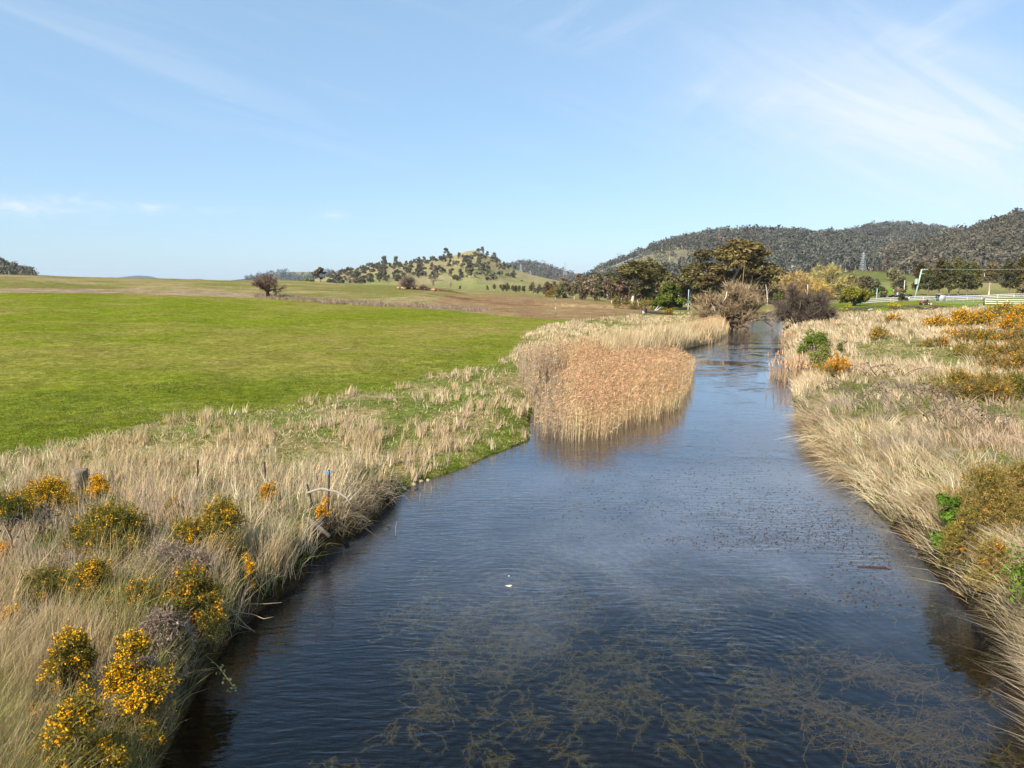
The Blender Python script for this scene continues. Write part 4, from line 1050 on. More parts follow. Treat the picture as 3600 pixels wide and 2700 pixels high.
# ------------------------------------------------------------------ gorse and shrubs, each one a thing
GREENG = (0.145, 0.135, 0.028); OLIVEG = (0.20, 0.165, 0.04); BROWNG = (0.27, 0.175, 0.06); DEADG = (0.34, 0.255, 0.185); YEL = (0.82, 0.39, 0.010); ORG = (0.80, 0.33, 0.015)
BUSH = []
def on_land(cx, bot):
    """ground under a pixel, pulled back onto the bank where the pixel lies over water"""
    b = G(cx, bot)
    s = -1 if cx < 1800 else 1
    for k in range(60):
        d, _ = river_dist(np.array([b[0]]), np.array([b[1]]))
        if d[0] > 0.2: break
        b[0] += 0.08 * s
    b[2] = height(np.array([b[0]]), np.array([b[1]]))[0]
    return b
def gorse(label, cx, top, bot, wpx, fl=0.25, cg=GREENG, cf=YEL, seed=0, base=None, group=None, low=0.05, n_mul=1.0, name='gorse_bush', cat='bush', cg2=None, sprig=0.16, upr=0.75, fsize=1.0):
    r = np.random.default_rng(1000 + seed)
    b = on_land(cx, bot) if base is None else base
    wpx = wpx * 1.12; h = max(0.25, px_height(cx, top, b)) * 1.05; w_ = px_width(wpx, b); rpx = b[1] / 704.6
    BUSH.append((b[0], b[1], w_ * 0.42))
    K = int(np.clip(5 + w_ * 3.0, 6, 16))
    a = r.random(K) * 6.28; q = np.sqrt(r.random(K)) * 0.44
    q[0] = 0
    rad = (0.17 + 0.10 * r.random(K)) * min(w_, h * 1.5)
    c = np.stack([np.cos(a) * q * w_, np.sin(a) * q * w_ * 0.9, 0 * a], 1)
    peak = np.sqrt(np.clip(1 - (q / 0.52) ** 2, 0.12, 1)) * (0.72 + 0.28 * r.random(K)); peak[0] = 1
    c[:, 2] = np.maximum(h * peak - rad, rad * 0.4)
    area = wpx * (bot - top)
    S = int(np.clip(area * 0.11, 130, 2600) * n_mul)
    k = r.integers(0, K, S)
    u = unit(r.normal(size=(S, 3)) + np.array([0, 0, 0.35]))
    P = c[k] + u * (rad[k] * (0.25 + 0.85 * r.random(S)))[:, None] * np.array([1.15, 1.15, 0.95])
    lowm = P[:, 2] < low * h; P[lowm, 2] = h * low + r.random(int(lowm.sum())) * 0.2 * h
    # skirts reaching the ground
    sk = r.random(S) < 0.22; P[sk, 2] *= r.random(int(sk.sum()))
    lf = 0.75 + 2.1 * r.random(S) ** 4
    idx = np.repeat(np.arange(S), np.maximum(4, (6 * lf).astype(int))); N = len(idx)
    axis = unit(u + np.array([0, 0, upr]) + r.normal(size=(S, 3)) * 0.3)
    ln = max(min(sprig, 0.09 * w_), rpx * 2.0)
    t = r.random(N)
    pos = P[idx] + axis[idx] * (t * ln * lf[idx])[:, None]
    d = unit(axis[idx] * 0.8 + r.normal(size=(N, 3)) * 0.75)
    L = ln * (0.45 + 0.5 * r.random(N)); Wd = np.maximum(0.014, rpx * 0.42) * (0.6 + 0.7 * r.random(N))
    mixk = (fbm(P[:, 0] * 2.2 + seed, P[:, 1] * 2.2 + P[:, 2], 5, 2)[idx] - 0.5) * 1.6 + 0.5
    C = np.array(cg)[None] * (1 - np.clip(mixk, 0, 1)[:, None]) + np.array(cg2 or OLIVEG)[None] * np.clip(mixk, 0, 1)[:, None]
    C = C * np.exp(r.normal(size=(N, 1)) * 0.22) * np.exp(r.normal(size=(S, 1)) * 0.15)[idx]
    g = MB(); g.add(*blades(pos, L, Wd, d, r.normal(size=(N, 3)) * 0.02, np.clip(C, 0.004, 0.9), r))
    t_ = thing(name, label, cat, b, group=group)
    sg = MB()
    for i in range(K):
        p0 = np.array([r.normal() * 0.05 * w_, r.normal() * 0.05 * w_, -0.1]); mid = (p0 + c[i]) * 0.5 + r.normal(size=3) * 0.05 * w_
        sg.path([p0, mid, c[i], c[i] + np.array([0, 0, rad[i] * 0.6])], [0.03, 0.022, 0.014, 0.006], 5, C=np.array([0.14, 0.10, 0.07]))
    sg.build('stem', M_BARK, t_); g.build('foliage', M_LEAF, t_)
    if fl > 0:
        hn = np.clip(P[:, 2] / h, 0, 1.2)
        pr = (0.78 if cx < 1800 else 0.85) * fl * np.clip(0.25 + 1.1 * hn, 0, 1.3) * (0.35 + 1.3 * fbm(P[:, 0] * 3 + 9, P[:, 1] * 3 + P[:, 2] * 2, seed + 2, 2))
        pr = pr * np.where(lf > 1.15, 1.9, 0.40)
        s = np.where(r.random(S) < pr)[0]
        if len(s) == 0: s = np.array([int(np.argmax(P[:, 2]))])
        idx = np.repeat(s, np.where(lf[s] > 1.15, 16, 7)); N = len(idx)
        sz = max(0.026, rpx * 0.8) * fsize
        pos = P[idx] + axis[idx] * (ln * lf[idx] * (0.35 + 0.75 * r.random(N)))[:, None] + r.normal(size=(N, 3)) * 0.032
        f = MB(); V, Q, C = leaves(pos, sz * np.exp(r.normal(size=N) * 0.25), jit(r, N, cf, 0.16, 0.05), r, up=0.5, aspect=1.2, out=axis[idx]); f.add(V, Q, C=C)
        f.build('blossom', M_LEAF, t_)
    return t_
# left bank
GL = [
 ('large gorse bush with yellow tips, leftmost of the three behind the dead brown gorse', 408, 1775, 1960, 235, 0.16, GREENG, YEL, {}),
 ('low gorse bush with yellow flowers between two taller gorse bushes', 658, 1845, 1980, 175, 0.20, GREENG, YEL, {}),
 ('upright gorse bush with orange-yellow flowers, right of the three behind the dead brown gorse', 792, 1775, 1960, 190, 0.20, OLIVEG, YEL, {}),
 ('row of flowering gorse sprays rising from tall grass below the wooden stump', 178, 1700, 1812, 165, 0.75, GREENG, YEL, {}),
 ('bright yellow gorse spray just right of the wooden stump', 348, 1684, 1780, 56, 0.85, OLIVEG, YEL, {}),
 ('dark green gorse bush at the left edge of the picture below the stump', 30, 1745, 1880, 130, 0.10, (0.08, 0.11, 0.025), YEL, {}),
 ('gorse seedling with a few yellow flowers in the grass under the dark left-edge bush', 62, 1820, 1885, 46, 0.7, GREENG, YEL, {}),
 ('small gorse with orange flowers at the left edge of the picture', 10, 1925, 2010, 50, 0.5, OLIVEG, ORG, {}),
 ('spreading brownish-green gorse left of the orange-topped one', 175, 2020, 2150, 240, 0.05, GREENG, ORG, dict(cg2=BROWNG)),
 ('green gorse with an orange-flowered left top in the middle of the left bank', 335, 1990, 2150, 165, 0.16, GREENG, ORG, {}),
 ('rounded green gorse with orange flowers along its top beside the dead brush', 482, 2060, 2190, 165, 0.13, GREENG, ORG, {}),
 ('gorse with orange-yellow flowers at the edge of the left bank above the water', 775, 2010, 2200, 165, 0.13, GREENG, ORG, dict(cg2=OLIVEG)),
 ('lowest green gorse leaning over the water on the left bank', 835, 2130, 2290, 110, 0.02, OLIVEG, YEL, dict(cg2=GREENG)),
 ('big gorse bush covered in yellow flowers at the bottom of the picture', 600, 2485, 2780, 215, 0.19, OLIVEG, YEL, dict(fsize=1.0)),
 ('gorse with scattered yellow flowers above the big flowering bush', 560, 2265, 2520, 160, 0.32, GREENG, YEL, {}),
 ('slender gorse with yellow flower clusters in the tall straw grass', 265, 2240, 2480, 125, 0.22, GREENG, YEL, {}),
 ('small gorse with golden tips at the left edge beside the pale tall tussock', 45, 2145, 2240, 80, 0.35, OLIVEG, YEL, {}),
 ('small gorse with a few orange flowers in the grass near the bottom left corner', 135, 2490, 2580, 90, 0.3, GREENG, ORG, {}),
 ('single orange-flowered gorse sprig at the broken bank edge', 1265, 1765, 1815, 26, 0.5, OLIVEG, ORG, {}),
 ('small orange gorse sprig on the bank beside the grey driftwood branch', 1205, 1785, 1822, 24, 0.4, OLIVEG, ORG, {}),
 ('small olive gorse with orange tips in pale grass behind the middle gorse bush', 612, 1758, 1830, 66, 0.22, OLIVEG, ORG, {}),
 ('tiny yellow-flowered gorse sprig above the undercut left bank', 1032, 1960, 2010, 26, 0.8, OLIVEG, YEL, {}),
 ('small gorse sprig with orange buds in the grass under the thin rusty post', 950, 1705, 1780, 40, 0.4, GREENG, ORG, {}),
]
for i, (lab, cx, top, bot, wpx, fl, cg, cf, kw) in enumerate(GL): gorse(lab, cx, top, bot, wpx, fl, cg, cf, seed=i, **kw)
for i, (lab, cx, top, bot, wpx) in enumerate((('dead grey-brown gorse in front of the flowering gorse bushes', 590, 1925, 2060, 215), ('dead brown gorse tangle on the left bank above the water', 640, 2165, 2320, 210), ('dead grey gorse hanging at the water edge', 700, 2330, 2480, 150), ('small dead gorse left of the orange-topped green one', 240, 1960, 2040, 150))):
    gorse(lab, cx, top, bot, wpx, 0.0, DEADG, seed=60 + i, cg2=(0.27, 0.20, 0.15), sprig=0.2, upr=0.35)
# right side
GR = [
 ('small round gorse bush alone in the pale grass, nearer of two', 3093, 1147, 1198, 66, 0.14, OLIVEG, ORG, {}),
 ('low flat gorse bush alone in the pale grass, farther of two', 3129, 1112, 1138, 68, 0.30, OLIVEG, ORG, {}),
 ('orange-flowered gorse bush in front of the bright green shrubs by the water', 2938, 1255, 1318, 92, 0.55, BROWNG, ORG, {}),
 ('low bright orange gorse at the left tip of the flowering thicket', 3295, 1112, 1156, 95, 0.75, OLIVEG, YEL, {}),
 ('golden gorse bush second from the left tip of the flowering thicket', 3375, 1092, 1152, 110, 0.85, OLIVEG, YEL, {}),
 ('golden gorse bush in the middle of the flowering thicket', 3450, 1092, 1152, 100, 0.75, OLIVEG, YEL, {}),
 ('tall green and gold gorse at the back of the flowering thicket', 3520, 1066, 1126, 120, 0.30, OLIVEG, YEL, {}),
 ('gold gorse at the right edge at the back of the flowering thicket', 3585, 1072, 1130, 100, 0.55, OLIVEG, YEL, {}),
 ('gold-topped gorse at the right edge below the back row', 3555, 1110, 1165, 110, 0.55, OLIVEG, ORG, {}),
 ('small orange gorse in front of the left end of the thicket', 3322, 1164, 1186, 56, 0.6, OLIVEG, ORG, {}),
 ('brown-green gorse at the left of the second row', 3395, 1150, 1212, 120, 0.09, BROWNG, ORG, {}),
 ('brown-green gorse with gold patches in the middle of the second row', 3475, 1148, 1215, 130, 0.15, OLIVEG, ORG, {}),
 ('brown-green gorse at the right edge of the second row', 3575, 1150, 1218, 130, 0.08, BROWNG, ORG, {}),
 ('small brownish gorse standing out left of the third row', 3375, 1208, 1252, 72, 0.06, OLIVEG, ORG, {}),
 ('thin straggly gorse left of the second row', 3300, 1186, 1222, 90, 0.10, BROWNG, ORG, {}),
 ('broad olive gorse at the left of the third row', 3455, 1195, 1268, 130, 0.05, OLIVEG, ORG, dict(cg2=BROWNG)),
 ('broad olive gorse at the right edge of the third row', 3565, 1195, 1270, 130, 0.06, BROWNG, ORG, {}),
 ('low gorse in front of the third row', 3490, 1245, 1312, 120, 0.08, OLIVEG, ORG, dict(cg2=BROWNG)),
 ('low gorse at the right edge in front of the third row', 3580, 1240, 1320, 110, 0.08, BROWNG, ORG, {}),
 ('broad gorse bush with golden left side standing in pale grass', 3355, 1308, 1402, 150, 0.12, OLIVEG, ORG, {}),
 ('olive gorse joined to the right of the golden-sided one', 3470, 1305, 1412, 150, 0.05, OLIVEG, ORG, dict(cg2=BROWNG)),
 ('dark green gorse at the right edge beside the broad gorse pair', 3575, 1315, 1405, 100, 0.03, GREENG, ORG, {}),
 ('large brown-green gorse with faded flowers on the near right bank', 3470, 1655, 1850, 230, 0.12, OLIVEG, (0.55, 0.30, 0.06), dict(cg2=BROWNG)),
 ('brown gorse at the right edge behind the large one on the near right bank', 3580, 1640, 1800, 150, 0.10, BROWNG, (0.5, 0.28, 0.06), {}),
 ('brown gorse below the green laurel-like shrub on the near right bank', 3330, 1800, 1920, 110, 0.03, BROWNG, ORG, {}),
 ('golden-brown gorse leaning over the water at the right waterline', 3255, 1915, 2005, 150, 0.04, (0.25, 0.19, 0.05), ORG, dict(cg2=BROWNG)),
 ('small yellow gorse at the left end of the green lawn', 2978, 1088, 1102, 26, 0.6, (0.2, 0.2, 0.03), (0.7, 0.55, 0.02), {}),
 ('yellow flowering clump on the lawn left of the mower', 3142, 1076, 1086, 50, 0.7, (0.2, 0.22, 0.03), (0.7, 0.6, 0.02), {}),
 ('dull gorse at the foot of the tall pinkish gum trunk', 2175, 1050, 1076, 76, 0.02, (0.20, 0.15, 0.04), ORG, {}),
 ('rusty gorse right of the tall pinkish gum trunk', 2268, 1054, 1076, 60, 0.03, (0.23, 0.145, 0.035), ORG, {}),
 ('rounded golden gorse between the trunk and the green wattle', 2284, 1056, 1082, 34, 0.3, (0.26, 0.17, 0.03), ORG, {}),
 ('rounded rusty-orange bush in front of the creek belt', 1955, 1012, 1046, 62, 0.2, (0.22, 0.13, 0.03), (0.45, 0.22, 0.02), {}),
 ('olive gorse at the left end of the scrub by the tall trunk', 2108, 1044, 1074, 36, 0.02, (0.17, 0.145, 0.04), ORG, {}),
 ('small dark gorse beside the leaning marker stake', 2350, 1096, 1108, 24, 0.1, (0.15, 0.11, 0.03), ORG, {}),
]
for i, (lab, cx, top, bot, wpx, fl, cg, cf, kw) in enumerate(GR): gorse(lab, cx, top, bot, wpx, fl, cg, cf, seed=100 + i, **kw)
# leafy green shrubs
def leafy(label, cx, top, bot, wpx, C, n, seed, leaf=0.06, lumps=22, base=None, low=0.1, name='shrub'):
    b = on_land(cx, bot) if base is None else base
    w_ = px_width(wpx, b); h = px_height(cx, top, b)
    W, Lf = wattle(seed, w_, h, C, n, max(leaf, b[1] / 704.6 * 0.8), lumps, low, 1.55)
    t = thing(name, label, 'shrub', b); W.build('stem', M_BARK, t); Lf.build('foliage', M_LEAF, t); return t
leafy('bright green rounded shrub at the right waterline, taller of the pair', 2862, 1144, 1240, 135, (0.125, 0.165, 0.025), 5000, 301)
leafy('paler olive shrub in front of the taller bright green one', 2885, 1200, 1296, 105, (0.20, 0.20, 0.055), 4200, 302)
leafy('thin open shrub right of the bright green pair', 2958, 1182, 1262, 66, (0.13, 0.125, 0.04), 900, 303, lumps=14)
leafy('glossy green laurel-like shrub on the left side of the large gorse', 3300, 1690, 1870, 125, (0.095, 0.155, 0.022), 4200, 304, 0.05, 20)
# big leafy bush mostly beyond the right edge; its far side shows in the water
bb = np.array([11.75, 12.9, 0.0]); bb[2] = height(np.array([bb[0]]), np.array([bb[1]]))[0]
W, Lf = wattle(305, 3.7, 3.7, (0.10, 0.155, 0.022), 12000, 0.048, 44, 0.05, 1.2)
t = thing('shrub', 'glossy bright green shrub cut by the right edge of the picture', 'shrub', bb); W.build('stem', M_BARK, t); Lf.build('foliage', M_LEAF, t)
bb = np.array([10.6, 10.4, 0.0]); bb[2] = max(0.3, height(np.array([bb[0]]), np.array([bb[1]]))[0])
W, Lf = wattle(306, 2.8, 3.0, (0.11, 0.14, 0.022), 7000, 0.048, 34, 0.1, 1.2)
t = thing('shrub', 'dark leafy shrub overhanging the water in the bottom right corner', 'shrub', bb); W.build('stem', M_BARK, t); Lf.build('foliage', M_LEAF, t)
leafy('small leafy green shrub at the foot of the tall pinkish trunk', 2238, 1030, 1056, 24, (0.14, 0.16, 0.04), 500, 307, lumps=8)
# bulrush clumps at the right waterline
def bulrush(label, cx, bot, wpx, n, seed, h=1.9):
    r = np.random.default_rng(seed); b = on_plane(float(cx), float(bot), 0.0); w_ = wpx / F * b[1]
    t = thing('bulrush_clump', label, 'bulrushes', [b[0], b[1], 0.0])
    p = np.stack([r.normal(size=n) * w_ * 0.25, r.normal(size=n) * w_ * 0.3, np.full(n, -0.15)], 1)
    hh = h * np.exp(r.normal(size=n) * 0.14); D = unit(np.stack([r.normal(size=n) * 0.07, r.normal(size=n) * 0.07, np.ones(n)], 1))
    g = MB(); g.add(*blades(p, hh, np.full(n, 0.03), D, np.zeros((n, 3)), jit(r, n, (0.50, 0.36, 0.22), 0.2), r))
    k = r.integers(0, n, n * 4); d = unit(np.stack([r.normal(size=n * 4) * 0.22, r.normal(size=n * 4) * 0.22, np.ones(n * 4)], 1))
    g.add(*blades(p[k], hh[k] * (0.4 + 0.5 * r.random(n * 4)), np.full(n * 4, 0.035), d, r.normal(size=(n * 4, 3)) * 0.15, jit(r, n * 4, (0.47, 0.33, 0.20), 0.25), r))
    g.build('leaf_blades', M_BLADE, t)
    f = MB(); s = p + D * (hh * 0.86)[:, None]; e = p + D * (hh * 1.0)[:, None]
    f.tubes(s, e, 0.055, 0.04, 6, jit(r, n, (0.62, 0.42, 0.25), 0.18)); f.build('seed_heads', M_BLADE, t)['kind'] = 'stuff'
bulrush('dense tan bulrush clump below the green shrubs at the right waterline', 2815, 1345, 90, 90, 401)
bulrush('thin stand of bulrushes in the water left of the dense clump', 2745, 1335, 62, 26, 402)
bulrush('sparse bulrush stems farthest out in the water on the right', 2716, 1322, 26, 9, 403, 1.5)
bulrush('tan bulrush clump on the right bank behind the green shrubs', 2775, 1215, 60, 70, 404)
# brambles
def bramble(label, cx, cy, wpx, n, seed, arch=0.5, leafy_=1.0):
    r = np.random.default_rng(seed); b = G(cx, cy); w_ = px_width(wpx, b)
    t = thing('bramble', label, 'bramble', b)
    g = MB(); LP = []
    for i in range(n):
        x0 = (r.random() - 0.5) * w_; y0 = r.normal() * 0.7; a = r.choice([0.0, math.pi]) + r.normal() * 0.4; L = (0.7 + 0.8 * r.random()) * w_ * 0.45
        hh = arch * (0.6 + 0.8 * r.random())
        tt = np.linspace(0, 1, 7); pts = np.stack([x0 + math.cos(a) * L * tt, y0 + math.sin(a) * L * tt * 0.6, 0.15 + 4 * hh * tt * (1 - 0.75 * tt) * 0.9], 1) + r.normal(size=(7, 3)) * 0.03
        pts[:, 2] += 0.45
        g.path(pts, np.linspace(0.012, 0.006, 7) * max(1, b[1] / 30), 4, C=np.array([0.13, 0.085, 0.075]))
        k = r.integers(1, 7, int(11 * leafy_)); LP.append(pts[k] + r.normal(size=(len(k), 3)) * 0.09)
    g.build('canes', M_BARK, t)['kind'] = 'stuff'
    LP = np.concatenate(LP); f = MB(); V, Q, C = leaves(LP, 0.065 * np.exp(r.normal(size=len(LP)) * 0.3), jit(r, len(LP), (0.085, 0.08, 0.055), 0.35, 0.08), r, up=0.6); f.add(V, Q, C=C)
    f.build('foliage', M_LEAF, t)
for i, a in enumerate((('bramble arching over the grass above the bright green tuft', 3060, 1440, 220, 14), ('dark bramble patch right of the arching canes', 3230, 1440, 200, 20), ('bramble tangle on the grass left of the broad gorse pair', 3110, 1350, 170, 14), ('low bramble in the pale grass nearest the large gorse', 3330, 1530, 200, 17), ('dark bramble at the foot of the bright lawn', 3210, 1102, 150, 26), ('bramble bank at the foot of the lawn nearer the bare bushes', 3020, 1106, 120, 18), ('bramble patch in the left grass beside the brownish gorse', 150, 1990, 120, 9))):
    bramble(a[0], *a[1:], seed=500 + i)
# ------------------------------------------------------------------ grass and reeds
rng = np.random.default_rng(11)
def sample_px(poly, n, seed):
    """ground points spread over a region of the land (denser close by, where single stems show)"""
    r = np.random.default_rng(seed)
    p = np.array(poly, float); lo = p.min(0); hi = p.max(0); out = []; got = 0
    while got < n:
        q = lo + (hi - lo) * r.random((n * 2, 2))
        q = q[inpoly(q[:, 0], q[:, 1], poly)]
        out.append(q); got += len(q)
    q = np.concatenate(out)[:n]
    return ground_at(q[:, 0], q[:, 1]), q
def water_dir(x, y):
    e = 0.4
    d0, _ = river_dist(x, y); dx, _ = river_dist(x + e, y); dy, _ = river_dist(x, y + e)
    g = -np.stack([dx - d0, dy - d0, 0 * dx], 1)
    return d0, unit(g)
def clump_field(poly, n, per, seed, hgt, colours, rad=0.18, lean=(0, 0), leanv=0.25, spread=0.35, droop=0.15, keep=None, wmul=1.0, dmin=0.05, overhang=0.0, zdrop=0.0, stiff=1.0):
    r = np.random.default_rng(seed)
    P, q = sample_px(poly, n, seed)
    d, wd = water_dir(P[:, 0], P[:, 1])
    m = (d > np.where((P[:, 0] > 2) & (P[:, 1] < 17.5), np.maximum(dmin, 0.12), dmin)) & (P[:, 1] > 6)
    for bx, by, br in BUSH:
        inside = ((P[:, 0] - bx) ** 2 + (P[:, 1] - by - 0.1 * br) ** 2 < br * br) & (r.random(len(P)) < 0.93)
        m &= ~inside
    if keep is not None: m &= keep(P, q, r)
    P, d, wd = P[m], d[m], wd[m]
    n = len(P)
    hs = hgt * np.exp(r.normal(size=n) * 0.22)
    patch = fbm(P[:, 0] * 0.30, P[:, 1] * 0.30, seed + 3, 3)
    hs = hs * (0.7 + 0.6 * patch)
    colours = np.array(colours, float)
    ci = np.clip(((fbm(P[:, 0] * 0.16, P[:, 1] * 0.16, seed, 3) - 0.26) / 0.48 * len(colours) + r.normal(size=n) * 0.7), 0, len(colours) - 0.01).astype(int)
    cc = colours[ci] * np.exp(r.normal(size=(n, 1)) * 0.12)
    cl = np.stack([lean[0] + r.normal(size=n) * leanv, lean[1] + r.normal(size=n) * leanv, 0 * hs], 1)
    if overhang: cl = cl + wd * (overhang * np.exp(-d / 1.3))[:, None]
    idx = np.repeat(np.arange(n), per); N = len(idx)
    rpx = np.maximum(P[idx, 1], 8) / 704.6
    rr_ = np.maximum(rad, rpx * 1.2)
    off = r.normal(size=(N, 2)) * rr_[:, None] if np.ndim(rr_) else r.normal(size=(N, 2)) * rr_
    x = P[idx, 0] + off[:, 0]; y = P[idx, 1] + off[:, 1]
    z = height(x, y)
    ok = (z > -0.02)
    x, y, z, idx, rpx, off = x[ok], y[ok], z[ok], idx[ok], rpx[ok], off[ok]; N = len(x)
    L = np.minimum(hs[idx] * np.exp(r.normal(size=N) * 0.25), hgt * 1.55)
    D = np.stack([cl[idx, 0] * 0.35 + r.normal(size=N) * 0.16 * spread * 3 + off[:, 0] * spread, cl[idx, 1] * 0.35 + r.normal(size=N) * 0.16 * spread * 3 + off[:, 1] * spread, np.ones(N) * stiff], 1)
    D = unit(D)
    bend = cl[idx] * L[:, None] * 0.75 + r.normal(size=(N, 3)) * L[:, None] * 0.14
    bend[:, 2] = -np.abs(L * droop * (0.5 + r.random(N)) * (1 + 1.5 * np.linalg.norm(cl[idx], axis=1)))
    W = np.maximum(0.009, rpx * 0.58) * wmul * (0.6 + 0.8 * r.random(N))
    C = cc[idx] * np.exp(r.normal(size=(N, 1)) * 0.16) * (1 + r.normal(size=(N, 3)) * 0.04)
    return blades(np.stack([x, y, z - 0.02 - zdrop], 1), L, W, D, bend, np.clip(C, 0.004, 0.9), r)
STRAW = (0.56, 0.425, 0.235); PALE = (0.68, 0.545, 0.345); PINKST = (0.60, 0.445, 0.295); GREYST = (0.44, 0.36, 0.245)
BROWNST = (0.36, 0.24, 0.125); GRASS = (0.16, 0.215, 0.035); DKGRASS = (0.09, 0.135, 0.022); OLIVE = (0.28, 0.255, 0.09)

UL = [(-420, 1660), (0, 1600), (120, 1575), (260, 1545), (520, 1494), (720, 1470), (1000, 1432), (1300, 1372), (1500, 1332), (1700, 1288), (1800, 1256), (1890, 1262), (1870, 1400), (1850, 1500), (1650, 1570), (1440, 1640), (1380, 1730), (1000, 1700), (500, 1740), (0, 1780), (-420, 1800)]
LL = [(-500, 1740), (0, 1735), (500, 1690), (800, 1670), (1100, 1650), (1330, 1640), (1430, 1690), (1350, 1800), (1260, 1880), (1130, 1950), (1030, 2070), (900, 2180), (790, 2310), (690, 2480), (600, 2760), (500, 3000), (-900, 3000)]
MIDB = [(1790, 1262), (1824, 1222), (1850, 1180), (1930, 1146), (2020, 1128), (2200, 1112), (2300, 1098), (2480, 1102), (2640, 1108), (2560, 1165), (2420, 1222), (2280, 1240), (1960, 1330), (1880, 1340)]
RN = [(2770, 1350), (2850, 1330), (2960, 1300), (3150, 1310), (3400, 1330), (3600, 1330), (4100, 1330), (4300, 3000), (3600, 3000), (3560, 2500), (3420, 2250), (3300, 2120), (3190, 1920), (3000, 1720), (2860, 1570), (2790, 1450)]
RF = [(2752, 1120), (2880, 1104), (3150, 1098), (3420, 1086), (3700, 1080), (4300, 1070), (4300, 1350), (3600, 1345), (3200, 1325), (2950, 1320), (2800, 1350), (2765, 1240)]
RFGAP = RGREEN
MOSSCUT = [(1340, 1800), (1400, 1690), (1440, 1640), (1500, 1600), (1640, 1545), (1800, 1455), (1890, 1400), (1900, 1540), (1850, 1570), (1640, 1670), (1480, 1720)]
nomoss = lambda f: (lambda P, q, r: f(P, q, r) & (~inpoly(q[:, 0], q[:, 1], MOSSCUT) | (r.random(len(P)) < 0.10)))
gap = lambda f, s, lo: (lambda P, q, r: fbm(P[:, 0] * f, P[:, 1] * f, s, 3) + r.normal(size=len(P)) * 0.05 > lo)

g = MB()
# upper left strip: separate straw tufts standing over a mown green and buff turf
V, Q, T, C = clump_field(UL, 9000, 4, 101, 0.16, [GRASS, OLIVE, GRASS, STRAW, OLIVE], 0.14, leanv=0.5, spread=1.1, droop=0.25); g.add(V, Q, T, C)
V, Q, T, C = clump_field(UL, 2300, 12, 102, 0.50, [STRAW, PINKST, PALE, STRAW], 0.075, lean=(0.10, 0), leanv=0.10, spread=0.22, droop=0.05, keep=nomoss(gap(0.55, 8, 0.51))); g.add(V, Q, T, C)
V, Q, T, C = clump_field(UL, 6000, 3, 103, 0.30, [STRAW, PALE, OLIVE, STRAW], 0.18, leanv=0.35, spread=0.7, droop=0.2, keep=nomoss(gap(0.4, 18, 0.48))); g.add(V, Q, T, C)
o = g.build('dry_grass', M_BLADE); tag(o, kind='stuff')

g = MB()
# lower left: long rank grass down to the cut bank, hanging over the water
LLlow = [(-500, 2100), (0, 2080), (400, 2000), (900, 1900), (1100, 1960), (1030, 2070), (900, 2180), (790, 2310), (690, 2480), (600, 2760), (500, 3000), (-900, 3000)]
V, Q, T, C = clump_field(LL, 11000, 6, 111, 0.45, [GREYST, OLIVE, GRASS, BROWNST, OLIVE, GREYST], 0.14, leanv=0.35, spread=0.7, droop=0.2, overhang=0.3); g.add(V, Q, T, C)
V, Q, T, C = clump_field(LL, 5200, 12, 112, 0.74, [PALE, STRAW, PINKST, GREYST, STRAW], 0.12, lean=(0.09, -0.02), leanv=0.14, spread=0.2, droop=0.04, keep=gap(0.6, 5, 0.44), overhang=0.15); g.add(V, Q, T, C)
V, Q, T, C = clump_field(LLlow, 1300, 24, 113, 0.95, [PALE, STRAW, PALE, STRAW, OLIVE], 0.10, lean=(0.20, 0.06), leanv=0.2, spread=0.25, droop=0.06, keep=gap(0.7, 15, 0.46), overhang=0.1); g.add(V, Q, T, C)
BANKL = [(1350, 1640), (1450, 1660), (1380, 1800), (1270, 1890), (1150, 1960), (1050, 2070), (920, 2180), (810, 2310), (700, 2500), (610, 2760), (420, 2760), (560, 2450), (700, 2230), (850, 2080), (1000, 1950), (1130, 1830), (1220, 1740)]
V, Q, T, C = clump_field(BANKL, 1700, 15, 114, 0.5, [BROWNST, GREYST, STRAW, OLIVE, BROWNST], 0.12, lean=(0.2, -0.12), leanv=0.25, spread=0.5, droop=0.35, overhang=0.45, dmin=0.12); g.add(V, Q, T, C)
o = g.build('dry_grass', M_BLADE); tag(o, kind='stuff')

g = MB()
V, Q, T, C = clump_field(MIDB, 3000, 11, 121, 0.45, [STRAW, PALE, STRAW, PINKST], 0.2, lean=(0.08, 0), leanv=0.12, spread=0.3, droop=0.08, keep=gap(0.12, 28, 0.47)); g.add(V, Q, T, C)
V, Q, T, C = clump_field(MIDB, 3000, 5, 122, 0.28, [GRASS, OLIVE, STRAW], 0.25, leanv=0.3, spread=0.8, droop=0.2); g.add(V, Q, T, C)
TALLM = [(2060, 1235), (2200, 1205), (2280, 1195), (2420, 1170), (2530, 1150), (2560, 1165), (2420, 1222), (2290, 1238), (2150, 1252)]
V, Q, T, C = clump_field(TALLM, 1500, 14, 123, 1.5, [STRAW, PALE, STRAW], 0.25, lean=(0.03, 0), leanv=0.06, spread=0.15, droop=0.03, dmin=-1.5); g.add(V, Q, T, C)
PINKB = [(900, 1048), (1200, 1070), (1500, 1084), (1720, 1100), (1720, 1086), (1500, 1070), (1200, 1057), (900, 1036)]
V, Q, T, C = clump_field(PINKB, 900, 8, 124, 0.5, [(0.36, 0.26, 0.18), (0.30, 0.22, 0.14), (0.38, 0.28, 0.20)], 0.3, leanv=0.1, spread=0.3, droop=0.05); g.add(V, Q, T, C)
o = g.build('dry_grass', M_BLADE); tag(o, kind='stuff')

g = MB()
